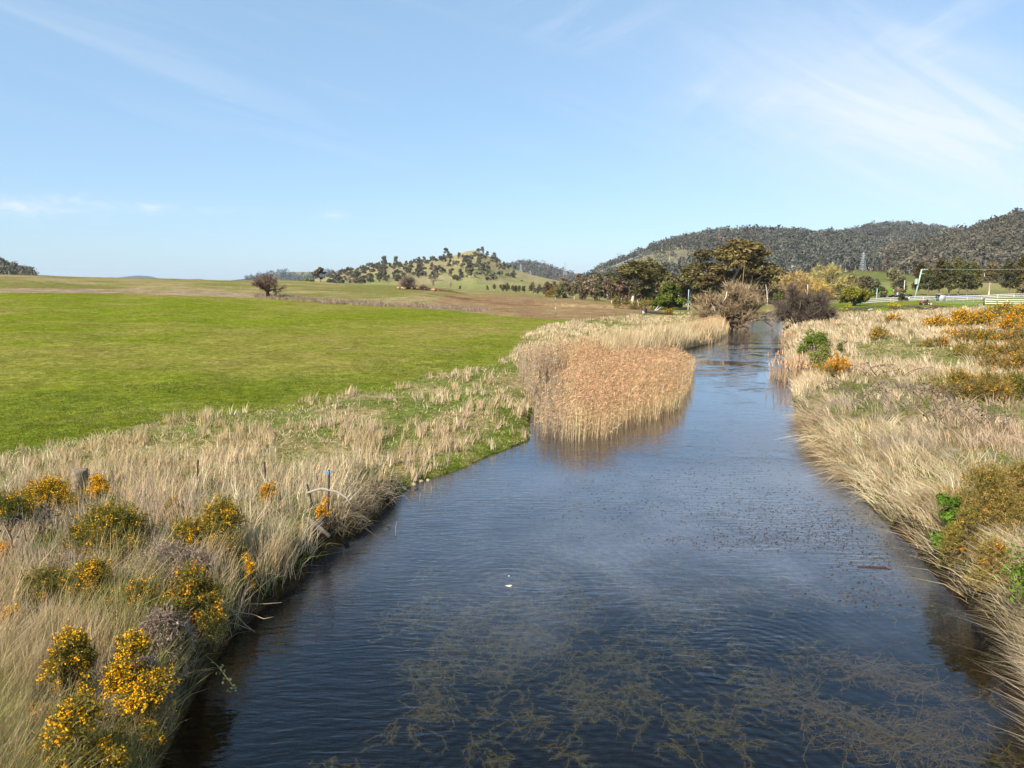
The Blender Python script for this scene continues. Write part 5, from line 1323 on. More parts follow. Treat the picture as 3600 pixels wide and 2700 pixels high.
# right bank: long tussock leaning to the stream
rk = lambda P, q, r: np.ones(len(P), bool)
V, Q, T, C = clump_field(RN, 6500, 6, 131, 0.45, [OLIVE, GREYST, BROWNST, OLIVE, GRASS], 0.16, lean=(-0.2, 0), leanv=0.3, spread=0.7, droop=0.2, overhang=0.4); g.add(V, Q, T, C)
V, Q, T, C = clump_field(RN, 6000, 13, 132, 0.66, [PALE, STRAW, PALE, GREYST, PINKST], 0.12, lean=(-0.26, -0.10), leanv=0.28, spread=0.25, droop=0.10, keep=gap(0.5, 25, 0.40), overhang=0.7); g.add(V, Q, T, C)
RB = [(2775, 1400), (2860, 1420), (2960, 1560), (3080, 1680), (3200, 1800), (3320, 1960), (3440, 2140), (3580, 2350), (3680, 2760), (3540, 2760), (3500, 2450), (3380, 2250), (3280, 2130), (3220, 2030), (3110, 1850), (2950, 1690), (2840, 1560), (2790, 1460)]
V, Q, T, C = clump_field(RB, 2100, 16, 133, 0.74, [GREYST, STRAW, PALE, BROWNST, STRAW], 0.12, lean=(-0.55, -0.2), leanv=0.34, spread=0.4, droop=0.26, overhang=0.5, dmin=-0.05, stiff=0.8); g.add(V, Q, T, C)
V, Q, T, C = clump_field(RB, 700, 10, 134, 0.4, [GRASS, DKGRASS, GRASS], 0.16, lean=(-0.2, 0), leanv=0.25, spread=0.6, droop=0.2, dmin=-0.05, keep=gap(0.5, 66, 0.52)); g.add(V, Q, T, C)
o = g.build('dry_grass', M_BLADE); tag(o, kind='stuff')
g = MB()
V, Q, T, C = clump_field(RF, 7000, 12, 141, 0.62, [PALE, PINKST, STRAW, PALE], 0.2, lean=(-0.2, 0), leanv=0.15, spread=0.3, droop=0.08, keep=lambda P, q, r: ~inpoly(q[:, 0] + r.normal(size=len(q)) * 22, q[:, 1] + r.normal(size=len(q)) * 12, RFGAP)); g.add(V, Q, T, C)
V, Q, T, C = clump_field(RF, 5000, 5, 142, 0.35, [OLIVE, GREYST, OLIVE, STRAW, GRASS], 0.3, lean=(-0.1, 0), leanv=0.3, spread=0.7, droop=0.2); g.add(V, Q, T, C)
o = g.build('dry_grass', M_BLADE); tag(o, kind='stuff')

# short turf of the paddock nearest the strip
g = MB()
TURF = [(-500, 1460), (0, 1400), (900, 1320), (1500, 1240), (1800, 1190), (1820, 1230), (1700, 1296), (1300, 1382), (1000, 1440), (500, 1500), (100, 1582), (0, 1612), (-500, 1700)]
V, Q, T, C = clump_field(TURF, 14000, 5, 151, 0.085, [GRASS, DKGRASS, (0.10, 0.15, 0.02), OLIVE], 0.16, leanv=0.3, spread=1.0, droop=0.2); g.add(V, Q, T, C)
MOSSR = [(2775, 1370), (2820, 1370), (2830, 1440), (2850, 1500), (2800, 1490), (2780, 1420)]
V, Q, T, C = clump_field(MOSSR, 900, 8, 152, 0.14, [GRASS, (0.12, 0.17, 0.02), DKGRASS], 0.1, leanv=0.3, spread=0.9, droop=0.2, dmin=-0.2); g.add(V, Q, T, C)
V, Q, T, C = clump_field(MOSS_L, 5000, 6, 153, 0.10, [GRASS, OLIVE, GRASS, STRAW, DKGRASS], 0.1, leanv=0.5, spread=1.0, droop=0.3, dmin=0.0); g.add(V, Q, T, C)
FIELD = [(-150, 1060), (400, 1050), (900, 1064), (1300, 1088), (1700, 1112), (1950, 1128), (1850, 1172), (1822, 1222), (1700, 1292), (1300, 1376), (700, 1476), (250, 1546), (0, 1606), (-150, 1640)]
V, Q, T, C = clump_field(FIELD, 26000, 3, 154, 0.075, [(0.20, 0.235, 0.035), (0.27, 0.25, 0.07), (0.16, 0.20, 0.03), (0.24, 0.25, 0.05), (0.34, 0.28, 0.11)], 0.12, leanv=0.4, spread=1.2, droop=0.3, wmul=1.1); g.add(V, Q, T, C)
o = g.build('green_grass', M_BLADE); tag(o, kind='stuff')

# reed beds standing in the water
def reed_bed(poly, n, seed, h, brown=1.0, label=None):
    r = np.random.default_rng(seed)
    W = on_plane(*np.array(poly, float).T)
    lo, hi = W.min(0), W.max(0)
    p = lo + (hi - lo) * r.random((n * 6, 2))
    p = p[inpoly(p[:, 0], p[:, 1], [tuple(a) for a in W])][:n]
    if n > 8000:
        hole = inpoly(*proj(p[:, 0], p[:, 1], 0.0), [(1885, 1380), (1985, 1330), (2010, 1350), (1930, 1440), (1890, 1440)]); p = p[~hole | (r.random(len(p)) < 0.10)]
    n = len(p)
    dl = np.full(n, 1e9)
    for i in range(len(W)):
        a_, b_ = W[i], W[(i + 1) % len(W)]; e = b_ - a_
        t_ = np.clip(((p - a_) @ e) / (e @ e), 0, 1); dl = np.minimum(dl, np.linalg.norm(p - a_ - t_[:, None] * e, axis=1))
    hh = h * np.exp(r.normal(size=n) * 0.12) * (0.62 + 0.68 * fbm(p[:, 0] * 0.45, p[:, 1] * 0.45, seed, 3)) * (0.72 + 0.28 * np.clip(dl / 1.6, 0, 1)) * np.where(r.random(n) < 0.25, 0.8, 1.0)
    keepe = r.random(n) < 0.35 + 0.65 * np.clip(dl / 0.7, 0, 1); p, hh, dl = p[keepe], hh[keepe], dl[keepe]; n = len(p)
    P = np.stack([p[:, 0], p[:, 1], np.maximum(-0.12, height(p[:, 0], p[:, 1]) - 0.05)], 1)
    D = unit(np.stack([r.normal(size=n) * 0.08 + 0.03, r.normal(size=n) * 0.08, np.ones(n)], 1))
    bend = np.stack([r.normal(size=n) * 0.06 + 0.03, r.normal(size=n) * 0.06, 0 * hh], 1) * hh[:, None]
    C = jit(r, n, (0.68, 0.49, 0.275), 0.30, 0.03)
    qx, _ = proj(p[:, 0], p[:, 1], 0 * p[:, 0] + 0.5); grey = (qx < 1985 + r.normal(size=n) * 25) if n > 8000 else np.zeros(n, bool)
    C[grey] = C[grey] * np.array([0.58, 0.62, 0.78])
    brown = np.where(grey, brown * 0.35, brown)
    g = MB()
    rpx = p[:, 1] / 704.6
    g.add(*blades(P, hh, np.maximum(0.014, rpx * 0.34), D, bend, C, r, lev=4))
    # dead leaves along the stem
    k = r.integers(0, n, n * 2); t = 0.2 + 0.65 * r.random(len(k))
    b = P[k] + D[k] * (hh[k] * t)[:, None] + bend[k] * (t * t)[:, None]
    ld = unit(np.stack([r.normal(size=len(k)), r.normal(size=len(k)), 1.2 + 0 * t], 1))
    g.add(*blades(b, 0.38 * np.ones(len(k)), 0.022 * np.ones(len(k)), ld, np.stack([0 * t, 0 * t, -0.12 - 0 * t], 1), jit(r, len(k), (0.66, 0.46, 0.235), 0.2), r))
    o1 = g
    # feathery seed heads
    f = MB(); m = 3
    k = np.repeat(np.arange(n)[r.random(n) < brown * (0.35 + 0.65 * np.clip(dl / 1.8, 0, 1))], m)
    t = 0.86 + 0.16 * r.random(len(k))
    b = P[k] + D[k] * (hh[k] * t)[:, None] + bend[k] * (t * t)[:, None]
    fd = unit(np.stack([r.normal(size=len(k)) * 0.6 + 0.25, r.normal(size=len(k)) * 0.6, 1.0 + 0 * t], 1))
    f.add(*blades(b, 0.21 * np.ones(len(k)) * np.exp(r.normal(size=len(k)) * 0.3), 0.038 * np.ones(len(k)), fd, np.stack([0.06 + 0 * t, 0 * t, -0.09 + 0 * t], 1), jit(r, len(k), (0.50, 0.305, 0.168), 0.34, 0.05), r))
    return o1, f
REED1 = [(1886, 1540), (1930, 1552), (1971, 1556), (2060, 1552), (2152, 1549), (2179, 1520), (2265, 1486), (2333, 1470), (2400, 1434), (2425, 1375), (2440, 1318), (2436, 1296), (2330, 1284), (2200, 1284), (2060, 1292), (1940, 1312), (1850, 1320), (1815, 1350), (1832, 1390), (1858, 1440), (1870, 1490)]
a, f = reed_bed(REED1, 15000, 201, 2.12)
o = a.build('reeds', M_BLADE); tag(o, kind='stuff')
o = f.build('reed_plumes', M_BLADE); tag(o, kind='stuff')
REED2 = [(2420, 1224), (2470, 1216), (2514, 1208), (2554, 1182), (2562, 1164), (2500, 1160), (2440, 1180), (2400, 1200)]
a, f = reed_bed(REED2, 2600, 203, 1.9, 0.6)
o = a.build('reeds', M_BLADE); tag(o, kind='stuff')
o = f.build('reed_plumes', M_BLADE); tag(o, kind='stuff')
REEDE = [(2655, 1103), (2745, 1103), (2745, 1098), (2655, 1098)]
gg = MB(); V, Q, T, C = clump_field([(2600, 1094), (2760, 1094), (2760, 1086), (2600, 1086)], 500, 10, 205, 1.3, [STRAW, STRAW, GRASS], 0.4, leanv=0.1, spread=0.3, droop=0.05, dmin=-9); gg.add(V, Q, T, C)
o = gg.build('reeds', M_BLADE); tag(o, kind='stuff')

# water weed under the surface, and flecks floating on it
def weed(n, regions, seed, z0, z1, colr, length, hairs=6):
    r = np.random.default_rng(seed); g = MB()
    cs = []
    for (px, py, sx, sy, k) in regions:
        q = np.stack([px + r.normal(size=k) * sx, py + r.normal(size=k) * sy], 1); cs.append(q)
    q = np.concatenate(cs); m = q[:, 1] > 1900; q = q[m]
    c = on_plane(q[:, 0], q[:, 1], -0.2)
    d, _ = river_dist(c[:, 0], c[:, 1]); c = c[d < -0.5]
    n = len(c); S = 7
    dirs = np.concatenate([np.full(k, rr_a) for (k, rr_a) in zip([g_[4] for g_ in regions], r.random(len(regions)) * 2 * math.pi)])[m][d < -0.5]
    ang = dirs + r.normal(size=n) * 0.55; turn = r.normal(size=n) * 0.22
    L = length * np.exp(r.normal(size=n) * 0.4) / S
    z = z0 + (z1 - z0) * r.random(n)
    pts = np.zeros((n, S + 1, 3)); pts[:, 0, :2] = c; pts[:, 0, 2] = z
    for i in range(S):
        ang = ang + turn + r.normal(size=n) * 0.35
        pts[:, i + 1] = pts[:, i] + np.stack([np.cos(ang) * L, np.sin(ang) * L, r.normal(size=n) * 0.03], 1)
    pts[:, :, 2] = np.minimum(pts[:, :, 2], max(z1, -0.02) if z1 < 0 else 0.006)
    C = jit(r, n, colr, 0.25, 0.06)
    a = pts[:, :-1].reshape(-1, 3); b = pts[:, 1:].reshape(-1, 3)
    D = unit(b - a); Ls = np.linalg.norm(b - a, axis=1)
    up = np.tile([0.1, -0.2, 1.0], (len(a), 1)); side = np.cross(D, up)
    g.add(*blades(a, Ls * 1.3, np.full(len(a), 0.0062), D, np.zeros_like(a), np.repeat(C, S, 0), r, side=side, lev=3))
    k = r.integers(0, len(a), n * hairs * 2)
    hd = D[k] * 0.9 + r.normal(size=(len(k), 3)) * np.array([0.6, 0.6, 0.1]); hd[:, 2] = -np.abs(hd[:, 2]) * 0.5; hd = unit(hd)
    g.add(*blades(a[k] + (b[k] - a[k]) * r.random((len(k), 1)), 0.05 + 0.10 * r.random(len(k)), np.full(len(k), 0.0055), hd, np.zeros((len(k), 3)), jit(r, len(k), colr, 0.3, 0.06) * 0.75, r, side=np.cross(hd, np.tile([0, -0.2, 1.0], (len(k), 1))), lev=3))
    return g
rw = np.random.default_rng(77); regs = []
for (px, py, sx, sy, c) in ((1850, 2080, 200, 60, 7), (2050, 2300, 320, 90, 16), (1750, 2220, 160, 70, 8), (1480, 2400, 110, 120, 7), (1750, 2540, 280, 110, 9), (2300, 2560, 300, 90, 7), (2640, 2400, 140, 90, 9), (2600, 2580, 160, 80, 5), (2000, 2120, 330, 60, 14), (2250, 2260, 300, 60, 12), (1700, 2330, 180, 60, 9), (2350, 2130, 240, 50, 9), (2500, 2080, 200, 40, 6), (1950, 2000, 240, 30, 8), (1500, 2200, 120, 60, 5), (2150, 2450, 260, 80, 10)):
    for i in range(c): regs.append((px + rw.normal() * sx, py + rw.normal() * sy, 27, 12, 9))
o = weed(0, regs, 301, -0.34, -0.03, (0.26, 0.25, 0.085), 0.58, 30).build('water_weed', M_WEED); tag(o, kind='stuff')
regs = []
for i in range(17):
    t = i / 16; regs.append((2760 + 640 * t + rw.normal() * 22, 2480 + 190 * t + rw.normal() * 25, 55, 15, 12))
for i in range(9):
    t = i / 8; regs.append((2930 + 330 * t + rw.normal() * 16, 2335 + 110 * t + rw.normal() * 14, 50, 11, 14))
for i in range(8): regs.append((3050 + rw.normal() * 150, 2120 + rw.normal() * 30, 60, 14, 7))
for i in range(10): regs.append((3250 + rw.normal() * 150, 2600 + rw.normal() * 60, 60, 24, 14))
o = weed(0, regs, 302, -0.16, -0.004, (0.34, 0.285, 0.12), 0.75, 14).build('water_weed', M_WEED); tag(o, kind='stuff')
rd = np.random.default_rng(303); pp = []
for (px, py, sx, sy, k) in ((2600, 1780, 260, 60, 900), (2900, 1850, 150, 40, 600), (2450, 1650, 220, 50, 450), (2700, 1580, 120, 60, 300), (2100, 1760, 150, 60, 160), (3050, 1960, 90, 50, 260), (2700, 1900, 200, 16, 380), (3020, 2100, 120, 30, 130), (2480, 1560, 120, 60, 140)):
    q = np.stack([px + rd.normal(size=k) * sx, py + rd.normal(size=k) * sy], 1); pp.append(q)
q = np.concatenate(pp); c = on_plane(q[:, 0], q[:, 1]); d, _ = river_dist(c[:, 0], c[:, 1]); c = c[d < -0.15]
P = np.stack([c[:, 0], c[:, 1], 0.006 + 0.01 * rd.random(len(c))], 1)
g = MB(); V, Q, C = leaves(P, 0.018 + 0.030 * rd.random(len(P)), jit(rd, len(P), (0.085, 0.055, 0.025), 0.4), rd, up=9.0, aspect=2.6); g.add(V, Q, C=C)
o = g.build('floating_debris', M_WEED); tag(o, kind='stuff')
# ------------------------------------------------------------------ posts, fences, poles, small things
M_POST = M_WOOD
def steel_post(label, cx, top, bot, lean=0.0, tie=False, grp='rusty posts on the left bank'):
    b = G(cx, bot); h = px_height(cx, top, b) + 0.0
    t = thing('fence_post', label, 'post', b, 0.3, grp)
    g = MB()
    for a in (0.4, 2.5, 4.6):      # three fins of a star picket
        c, s = math.cos(a), math.sin(a); e = 0.032; k = 0.006
        V = []
        for z, sh in ((-0.2, 0.0), (h, lean * h)):
            for (u, v) in ((0, -k), (e, -k), (e, k), (0, k)): V.append([c * u - s * v + sh, s * u + c * v, z])
        g.add(V, [[0, 1, 5, 4], [1, 2, 6, 5], [2, 3, 7, 6], [3, 0, 4, 7], [4, 5, 6, 7]])
    g.build('picket', M_RUST, t)
    if tie:
        g = MB()
        for k in range(7):
            a = k * 0.9; g.path([[lean * h * 0.95, 0, h - 0.06], [lean * h + 0.05 * math.cos(a), 0.05 * math.sin(a), h - 0.03], [lean * h + 0.11 * math.cos(a), 0.11 * math.sin(a), h - 0.08 - 0.03 * (k % 3)]], [0.012, 0.012, 0.006], 4, C=np.array([0.06, 0.33, 0.62]))
        g.build('twine', M_ATTR0, t)
steel_post('rusty steel post in the pale grass, left of three along the bank', 690, 1618, 1745, 0.10)
steel_post('thin upright rusty post in the middle of the pale grass', 935, 1624, 1735, 0.0)
steel_post('rusty post with pale blue twine tied at its top', 1151, 1654, 1800, 0.06, True)
steel_post('short rusty post leaning left beside the blue-tied one', 1108, 1700, 1790, -0.25)
steel_post('small dark post behind the blue-tied one', 1120, 1672, 1730, -0.1)
# stump of a strainer post
b = G(286, 1745); h = px_height(286, 1650, b)
t = thing('wooden_stump', 'weathered grey wooden post stump standing in the grass at left', 'stump', b)
g = MB(); r = np.random.default_rng(4); n = 14; R0 = 0.25
ang = np.arange(n) * 2 * math.pi / n; rad = R0 * (1 + r.normal(size=n) * 0.06); rad[3] *= 0.8; rad[4] *= 0.82
V = []
for z, s in ((-0.2, 1.0), (h * 0.5, 0.97), (h - 0.02, 1.0), (h, 0.93)): V += [[math.cos(a) * q * s, math.sin(a) * q * s, z + (0.015 * math.sin(3 * a) if z > h * 0.6 else 0)] for a, q in zip(ang, rad)]
Q = [[k * n + j, k * n + (j + 1) % n, (k + 1) * n + (j + 1) % n, (k + 1) * n + j] for k in range(3) for j in range(n)]
V.append([0, 0, h + 0.004]); T = [[3 * n + j, 3 * n + (j + 1) % n, 4 * n] for j in range(n)]
g.add(V, Q, T); g.build('post', M_WOOD, t)
MB().path([[-0.24, -0.1, h * 0.42], [-0.6, -0.3, h * 0.28], [-1.15, -0.5, h * 0.05]], 0.022, 5).build('wire_strut', M_STEEL, t)
MB().path([[0.26, 0.0, h * 0.8], [0.5, 0.05, h * 0.74], [0.62, 0.05, h * 0.72]], [0.01, 0.012, 0.022], 5).build('wire_end', M_RUST, t)
# driftwood beside the posts
def stick(name, label, cat, pts, rad, c, base, parts=()):
    t = thing(name, label, cat, base)
    MB().path(np.array(pts) , rad, 7, C=np.array(c)).build('limb', M_BARK, t)
    for p, q in parts: MB().path(np.array(p), q, 5, C=np.array(c) * 0.9).build('twig', M_BARK, t)
    return t
b = G(1130, 1800)
stick('dead_branch', 'pale curved driftwood branch caught on the rusty posts', 'branch', [[-0.45, 0, 0.75], [0.0, 0.05, 0.88], [0.5, 0, 0.80], [0.8, -0.05, 0.62], [1.0, -0.1, 0.35]], [0.035, 0.045, 0.04, 0.035, 0.03], (0.30, 0.25, 0.20), b, [([[0.0, 0.05, 0.88], [-0.05, 0.0, 1.05]], [0.02, 0.008])])
b = on_land(1180, 1830)
stick('dead_branch', 'grey forked driftwood log lying down the bank below the posts', 'branch', [[-0.35, 0.1, 0.55], [0.0, 0, 0.35], [0.4, -0.15, 0.05]], [0.05, 0.075, 0.06], (0.17, 0.145, 0.12), b, [([[0.0, 0, 0.35], [0.25, 0.1, 0.62]], [0.03, 0.01])])
b = np.array([*on_plane(850.0, 2300.0), 0.62])
stick('dead_branch', 'pale bare twigs reaching out over the water from the left bank', 'branch', [[-0.7, 0.25, 0.30], [-0.35, 0.2, 0.36], [-0.05, 0.1, 0.30], [0.3, 0.0, 0.30], [0.55, -0.08, 0.24], [0.75, -0.05, 0.27]], [0.010, 0.009, 0.008, 0.007, 0.006, 0.004], (0.42, 0.32, 0.23), b,
      [([[-0.5, 0.3, 0.5], [0.0, -0.1, 0.30], [0.25, -0.30, 0.2], [0.45, -0.35, 0.08]], [0.008, 0.007, 0.006, 0.004]), ([[-0.2, 0.1, 0.30], [0.1, 0.25, 0.42], [0.45, 0.30, 0.40], [0.85, 0.22, 0.47]], [0.008, 0.007, 0.006, 0.004]), ([[-0.6, -0.1, 0.2], [0.0, -0.25, 0.22], [0.35, -0.3, 0.10]], [0.008, 0.006, 0.004])])
b = np.array([*on_plane(770.0, 2440.0), 0.2])
stick('bramble', 'green leafy bramble cane trailing over the water from the left bank', 'bramble', [[-0.3, 0.2, 0.5], [0.0, 0.05, 0.35], [0.25, -0.12, 0.18], [0.42, -0.25, 0.08]], [0.01, 0.009, 0.007, 0.004], (0.22, 0.2, 0.08), b)
t = [o for o in scene.objects if o.get('label', '').startswith('green leafy bramble')][0]
r = np.random.default_rng(6); pp = np.array([[0.0, 0.05, 0.35], [0.1, -0.02, 0.28], [0.25, -0.12, 0.18], [0.42, -0.25, 0.08]])[r.integers(0, 4, 34)] + r.normal(size=(34, 3)) * 0.05
g = MB(); V, Q, C = leaves(pp, 0.055, jit(r, 34, (0.14, 0.17, 0.07), 0.2), r, up=1.0); g.add(V, Q, C=C); g.build('foliage', M_LEAF, t)
# things lying on the water
b = on_plane(3070.0, 1997.0, 0.0)
t = thing('floating_stick', 'dark stick floating near the right bank', 'stick', [b[0], b[1], 0.012])
MB().path([[-0.42, 0.06, 0.0], [-0.1, 0.01, 0.012], [0.2, -0.03, 0.01], [0.44, -0.10, -0.005]], [0.018, 0.03, 0.028, 0.014], 7, C=np.array([0.055, 0.028, 0.022])).build('limb', M_BARK, t)
b = on_plane(1786.0, 2061.0, 0.0)
t = thing('floating_leaf', 'pale cream leaf floating alone in mid-stream', 'leaf', [b[0], b[1], 0.012])
g = MB(); n = 12; ring = [[0.085 * math.cos(a) * (1 + 0.35 * math.sin(3 * a + 0.6)), 0.06 * math.sin(a) * (1 + 0.3 * math.cos(2 * a)), 0.010 * math.sin(2 * a)] for a in np.arange(n) * 2 * math.pi / n]
g.add(ring + [[0, 0, 0.014]], None, [[i, (i + 1) % n, n] for i in range(n)], C=np.array([0.82, 0.72, 0.52])); g.build('blade', M_WEED, t)
MB().path([[0.08, 0, 0.006], [0.13, 0.02, 0.01]], [0.006, 0.004], 5, C=np.array([0.5, 0.4, 0.25])).build('stalk', M_BARK, t)
b = on_plane(1789.0, 2026.0, 0.0)
t = thing('floating_leaf', 'tiny white speck of a leaf floating beyond the cream one', 'leaf', [b[0], b[1], 0.012])
g = MB(); g.add([[0.028 * math.cos(a), 0.02 * math.sin(a), 0.003 * math.cos(2 * a)] for a in np.arange(7) * 0.9] + [[0, 0, 0.008]], None, [[i, (i + 1) % 7, 7] for i in range(7)], C=np.array([0.85, 0.82, 0.75])); g.build('blade', M_WEED, t)
# stones at the left waterline
r = np.random.default_rng(9)
def stone_mesh(seed, s, c, name='stone'):
    r = np.random.default_rng(seed); g = MB(); nu, nv = 9, 6; V = []
    for j in range(nv + 1):
        for i in range(nu):
            a = i * 2 * math.pi / nu; e = -math.pi / 2 + math.pi * j / nv
            V.append(np.array([math.cos(a) * math.cos(e), math.sin(a) * math.cos(e), 0.65 * math.sin(e)]) * s * (1 + 0.16 * math.sin(2.3 * a + seed) * math.cos(e) + r.normal() * 0.07))
    Q = [[j * nu + i, j * nu + (i + 1) % nu, (j + 1) * nu + (i + 1) % nu, (j + 1) * nu + i] for j in range(nv) for i in range(nu)]
    g.add(V, Q, C=jit(r, len(V), c, 0.12)); return g
for i, (px, py, s, lab) in enumerate(((1415, 1722, 0.17, 'tan stone nearest the cut bank at the left waterline'), (1452, 1706, 0.13, 'flat tan stone next along the left waterline'), (1480, 1694, 0.11, 'third tan stone along the left waterline'), (1505, 1690, 0.09, 'last small stone of the line at the left waterline'), (1463, 1719, 0.10, 'dark wet stone standing in the shallow water off the stone line'))):
    b = on_plane(float(px), float(py), 0.0)
    o = stone_mesh(i, s, (0.40, 0.30, 0.18) if i < 4 else (0.06, 0.055, 0.05)).build('stone', M_ATTR0, None, True, (b[0], b[1], 0.02)); tag(o, lab, 'stone', 'stones at the left waterline')
# stones and soil under the bare bushes on the paddock crest
b = GY(1450, 268.0)
t = thing('soil_heap', 'low heap of reddish soil under the bare bushes on the paddock crest', 'soil heap', b)
g = MB(); n = 40; m = 8; V = []
w2 = px_width(250, b) / 2
for j in range(m + 1):
    for i in range(n + 1):
        u = i / n * 2 - 1; v = j / m * 2 - 1
        z = 1.1 * max(0, 1 - u * u) * max(0, 1 - v * v) * (0.6 + 0.6 * float(fbm(np.array([u * 7]), np.array([v * 3]), 3, 3)[0])) - 0.05
        x = u * w2 + 6.0; y = v * 3.0 + 2.0
        V.append([x, y, float(height(np.array([b[0] + x]), np.array([b[1] + y]))[0]) - b[2] + z])
g.add(V, [[j * (n + 1) + i, j * (n + 1) + i + 1, (j + 1) * (n + 1) + i + 1, (j + 1) * (n + 1) + i] for j in range(m) for i in range(n)], C=np.array([0.17, 0.085, 0.045]))
g.build('soil', M_HILL, t)
r = np.random.default_rng(10); S0 = None
for i in range(26):
    u = r.random(); px = 1398 + 150 * u; Y = 268 + r.normal() * 1.5 - 2
    bb = GY(px, Y); bb[2] += 0.35 + 0.5 * r.random() * (1 - abs(2 * u - 1))
    if S0 is None:
        S0 = stone_mesh(30, 0.55, (0.42, 0.235, 0.13)).build('field_stone', M_ATTR0, None, True, tuple(bb)); tag(S0, 'reddish field stone piled on the soil heap under the bare bushes', 'stone', 'field stones heaped on the paddock crest'); o = S0
    else:
        o = S0.copy(); col.objects.link(o); o.location = tuple(bb)
    s = 0.5 + 0.9 * r.random(); o.scale = (s, s * 0.9, s * 0.8); o.rotation_euler = (r.random(), r.random(), r.random() * 6)
# wire fence at the edge of the ploughed field
t = None; posts = [(2078, 1138, 1116), (2126, 1126, 1104), (2165, 1118, 1101), (2198, 1114, 1098), (2229, 1108, 1094), (2256, 1104, 1092)]
PB = [G(a, b_) for a, b_, _ in posts]
t = thing('wire_fence', 'thin dark wire fence between the brown field and the straw grass', 'fence', PB[0])
tops = []
for (px, py, top), b in zip(posts, PB):
    h = px_height(px, top, b); MB().tubes([b - PB[0] - [0, 0, 0.2]], [b - PB[0] + [0, 0, h]], 0.05, 0.045, 6, np.array([[0.09, 0.06, 0.05]])).build('post', M_BARK, t); tops.append(b - PB[0] + np.array([0, 0, h]))
for f in (0.92, 0.55):
    g = MB(); 
    for i in range(len(tops) - 1):
        a = (PB[i] - PB[0]) * (1 - f) + tops[i] * f; c = (PB[i + 1] - PB[0]) * (1 - f) + tops[i + 1] * f
        g.path([a, (a + c) / 2 - [0, 0, 0.05], c], 0.012, 4, C=np.array([0.16, 0.14, 0.13]))
    g.build('wire', M_BARK, t)
# grey paling posts by the tall trunk
t = None; xs = [2186, 2196, 2206, 2216, 2228, 2244, 2258, 2267]
b0 = GY(2186, 205.0); t = thing('post_fence', 'short grey post fence in front of the tall pinkish trunk', 'fence', b0)
for i, px in enumerate(xs):
    b = GY(px, 205.0); h = 1.7 if px > 2250 else 1.0; w_ = 0.16 if px > 2250 else 0.07
    MB().box(b - b0 + [0, 0, h / 2 - 0.1], [w_, w_, h + 0.2], 0.3, C=np.array([0.42, 0.38, 0.32])).build('post', M_BARK, t)
g = MB()
for i in range(len(xs) - 1): g.path([GY(xs[i], 205.0) - b0 + [0, 0.06, 0.75], GY(xs[i + 1], 205.0) - b0 + [0, 0.06, 0.75]], 0.012, 4, C=np.array([0.2, 0.19, 0.18]))
g.build('wire', M_BARK, t)
b = G(2053, 1076)
for px, top, bot, lab in ((1953, 1054, 1076, 'white-topped post standing in the brown field'), (1952, 1044, 1052, 'pale post behind the white-topped one in the brown field')):
    b = GY(px, 150.0 if bot > 1060 else 230.0); h = 1.35
    t = thing('field_post', lab, 'post', b); MB().box([0, 0, h / 2 - 0.1], [0.16, 0.16, h], 0.2, C=np.array([0.22, 0.20, 0.17])).build('shaft', M_BARK, t)
    MB().box([0, 0, h + 0.02], [0.18, 0.18, 0.24], 0.2, C=np.array([0.62, 0.60, 0.55])).build('cap', M_BARK, t)
# trough, white drum, fallen tree, marker stake, marker pole
b = GY(2179, 206.0)
t = thing('water_trough', 'low blue and white trough at the foot of the grey post fence', 'trough', b)
g = MB(); g.box([0, 0, 0.12], [1.9, 0.8, 0.24], 0.1, C=np.array([0.16, 0.28, 0.55])); g.build('base', M_ATTR0, t)
g = MB()
for dy in (-0.42, 0.42): g.box([-dy * math.sin(0.1), dy * math.cos(0.1), 0.36], [2.0, 0.07, 0.24], 0.1, C=np.array([0.72, 0.76, 0.8]))
for dx in (-0.97, 0.97): g.box([dx * math.cos(0.1), dx * math.sin(0.1), 0.36], [0.07, 0.76, 0.235], 0.1, C=np.array([0.72, 0.76, 0.8]))
g.build('rim', M_ATTR0, t)
b = G(2264, 1102)
t = thing('white_drum', 'small white drum lying in the grass left of the fallen tree', 'drum', b, 0.3)
g = MB(); V, Q = tube_arrays([[-0.3, 0, 0.28]], [[0.3, 0, 0.28]], 0.28, 0.28, 14); g.add(V, Q, C=np.array([0.8, 0.8, 0.76])); V, Q = tube_arrays([[0.3, 0, 0.28], [-0.3, 0, 0.28]], [[0.36, 0, 0.28], [-0.36, 0, 0.28]], 0.28, 0.10, 14); g.add(V, Q, C=np.array([0.8, 0.8, 0.76])); g.build('shell', M_ATTR0, t)
MB().tubes([[0.36, 0, 0.28]], [[0.42, 0, 0.28]], 0.07, 0.07, 8, np.array([[0.7, 0.45, 0.1]])).build('cap', M_ATTR0, t)
b = G(2292, 1106); r = np.random.default_rng(14)
t = thing('fallen_tree', 'fallen dead tree with dark upturned roots in the straw grass', 'fallen tree', b)
MB().path([[-1.2, 0, 0.9], [0.5, 0.1, 0.6], [2.5, 0.2, 0.35], [4.2, 0.1, 0.15]], [0.55, 0.4, 0.26, 0.12], 8, C=np.array([0.10, 0.065, 0.06])).build('trunk', M_BARK, t)
g = MB()
for i in range(14):
    a = i * 0.45; L = 0.6 + 0.7 * r.random(); g.path([[-1.2, 0, 0.9], [-1.5, 0.5 * L * math.cos(a), 0.9 + 0.5 * L * math.sin(a)], [-1.7 - 0.3 * r.random(), L * math.cos(a), max(0.05, 0.9 + L * math.sin(a))]], [0.2, 0.12, 0.03], 5, C=np.array([0.075, 0.05, 0.05]))
g.build('root', M_BARK, t)
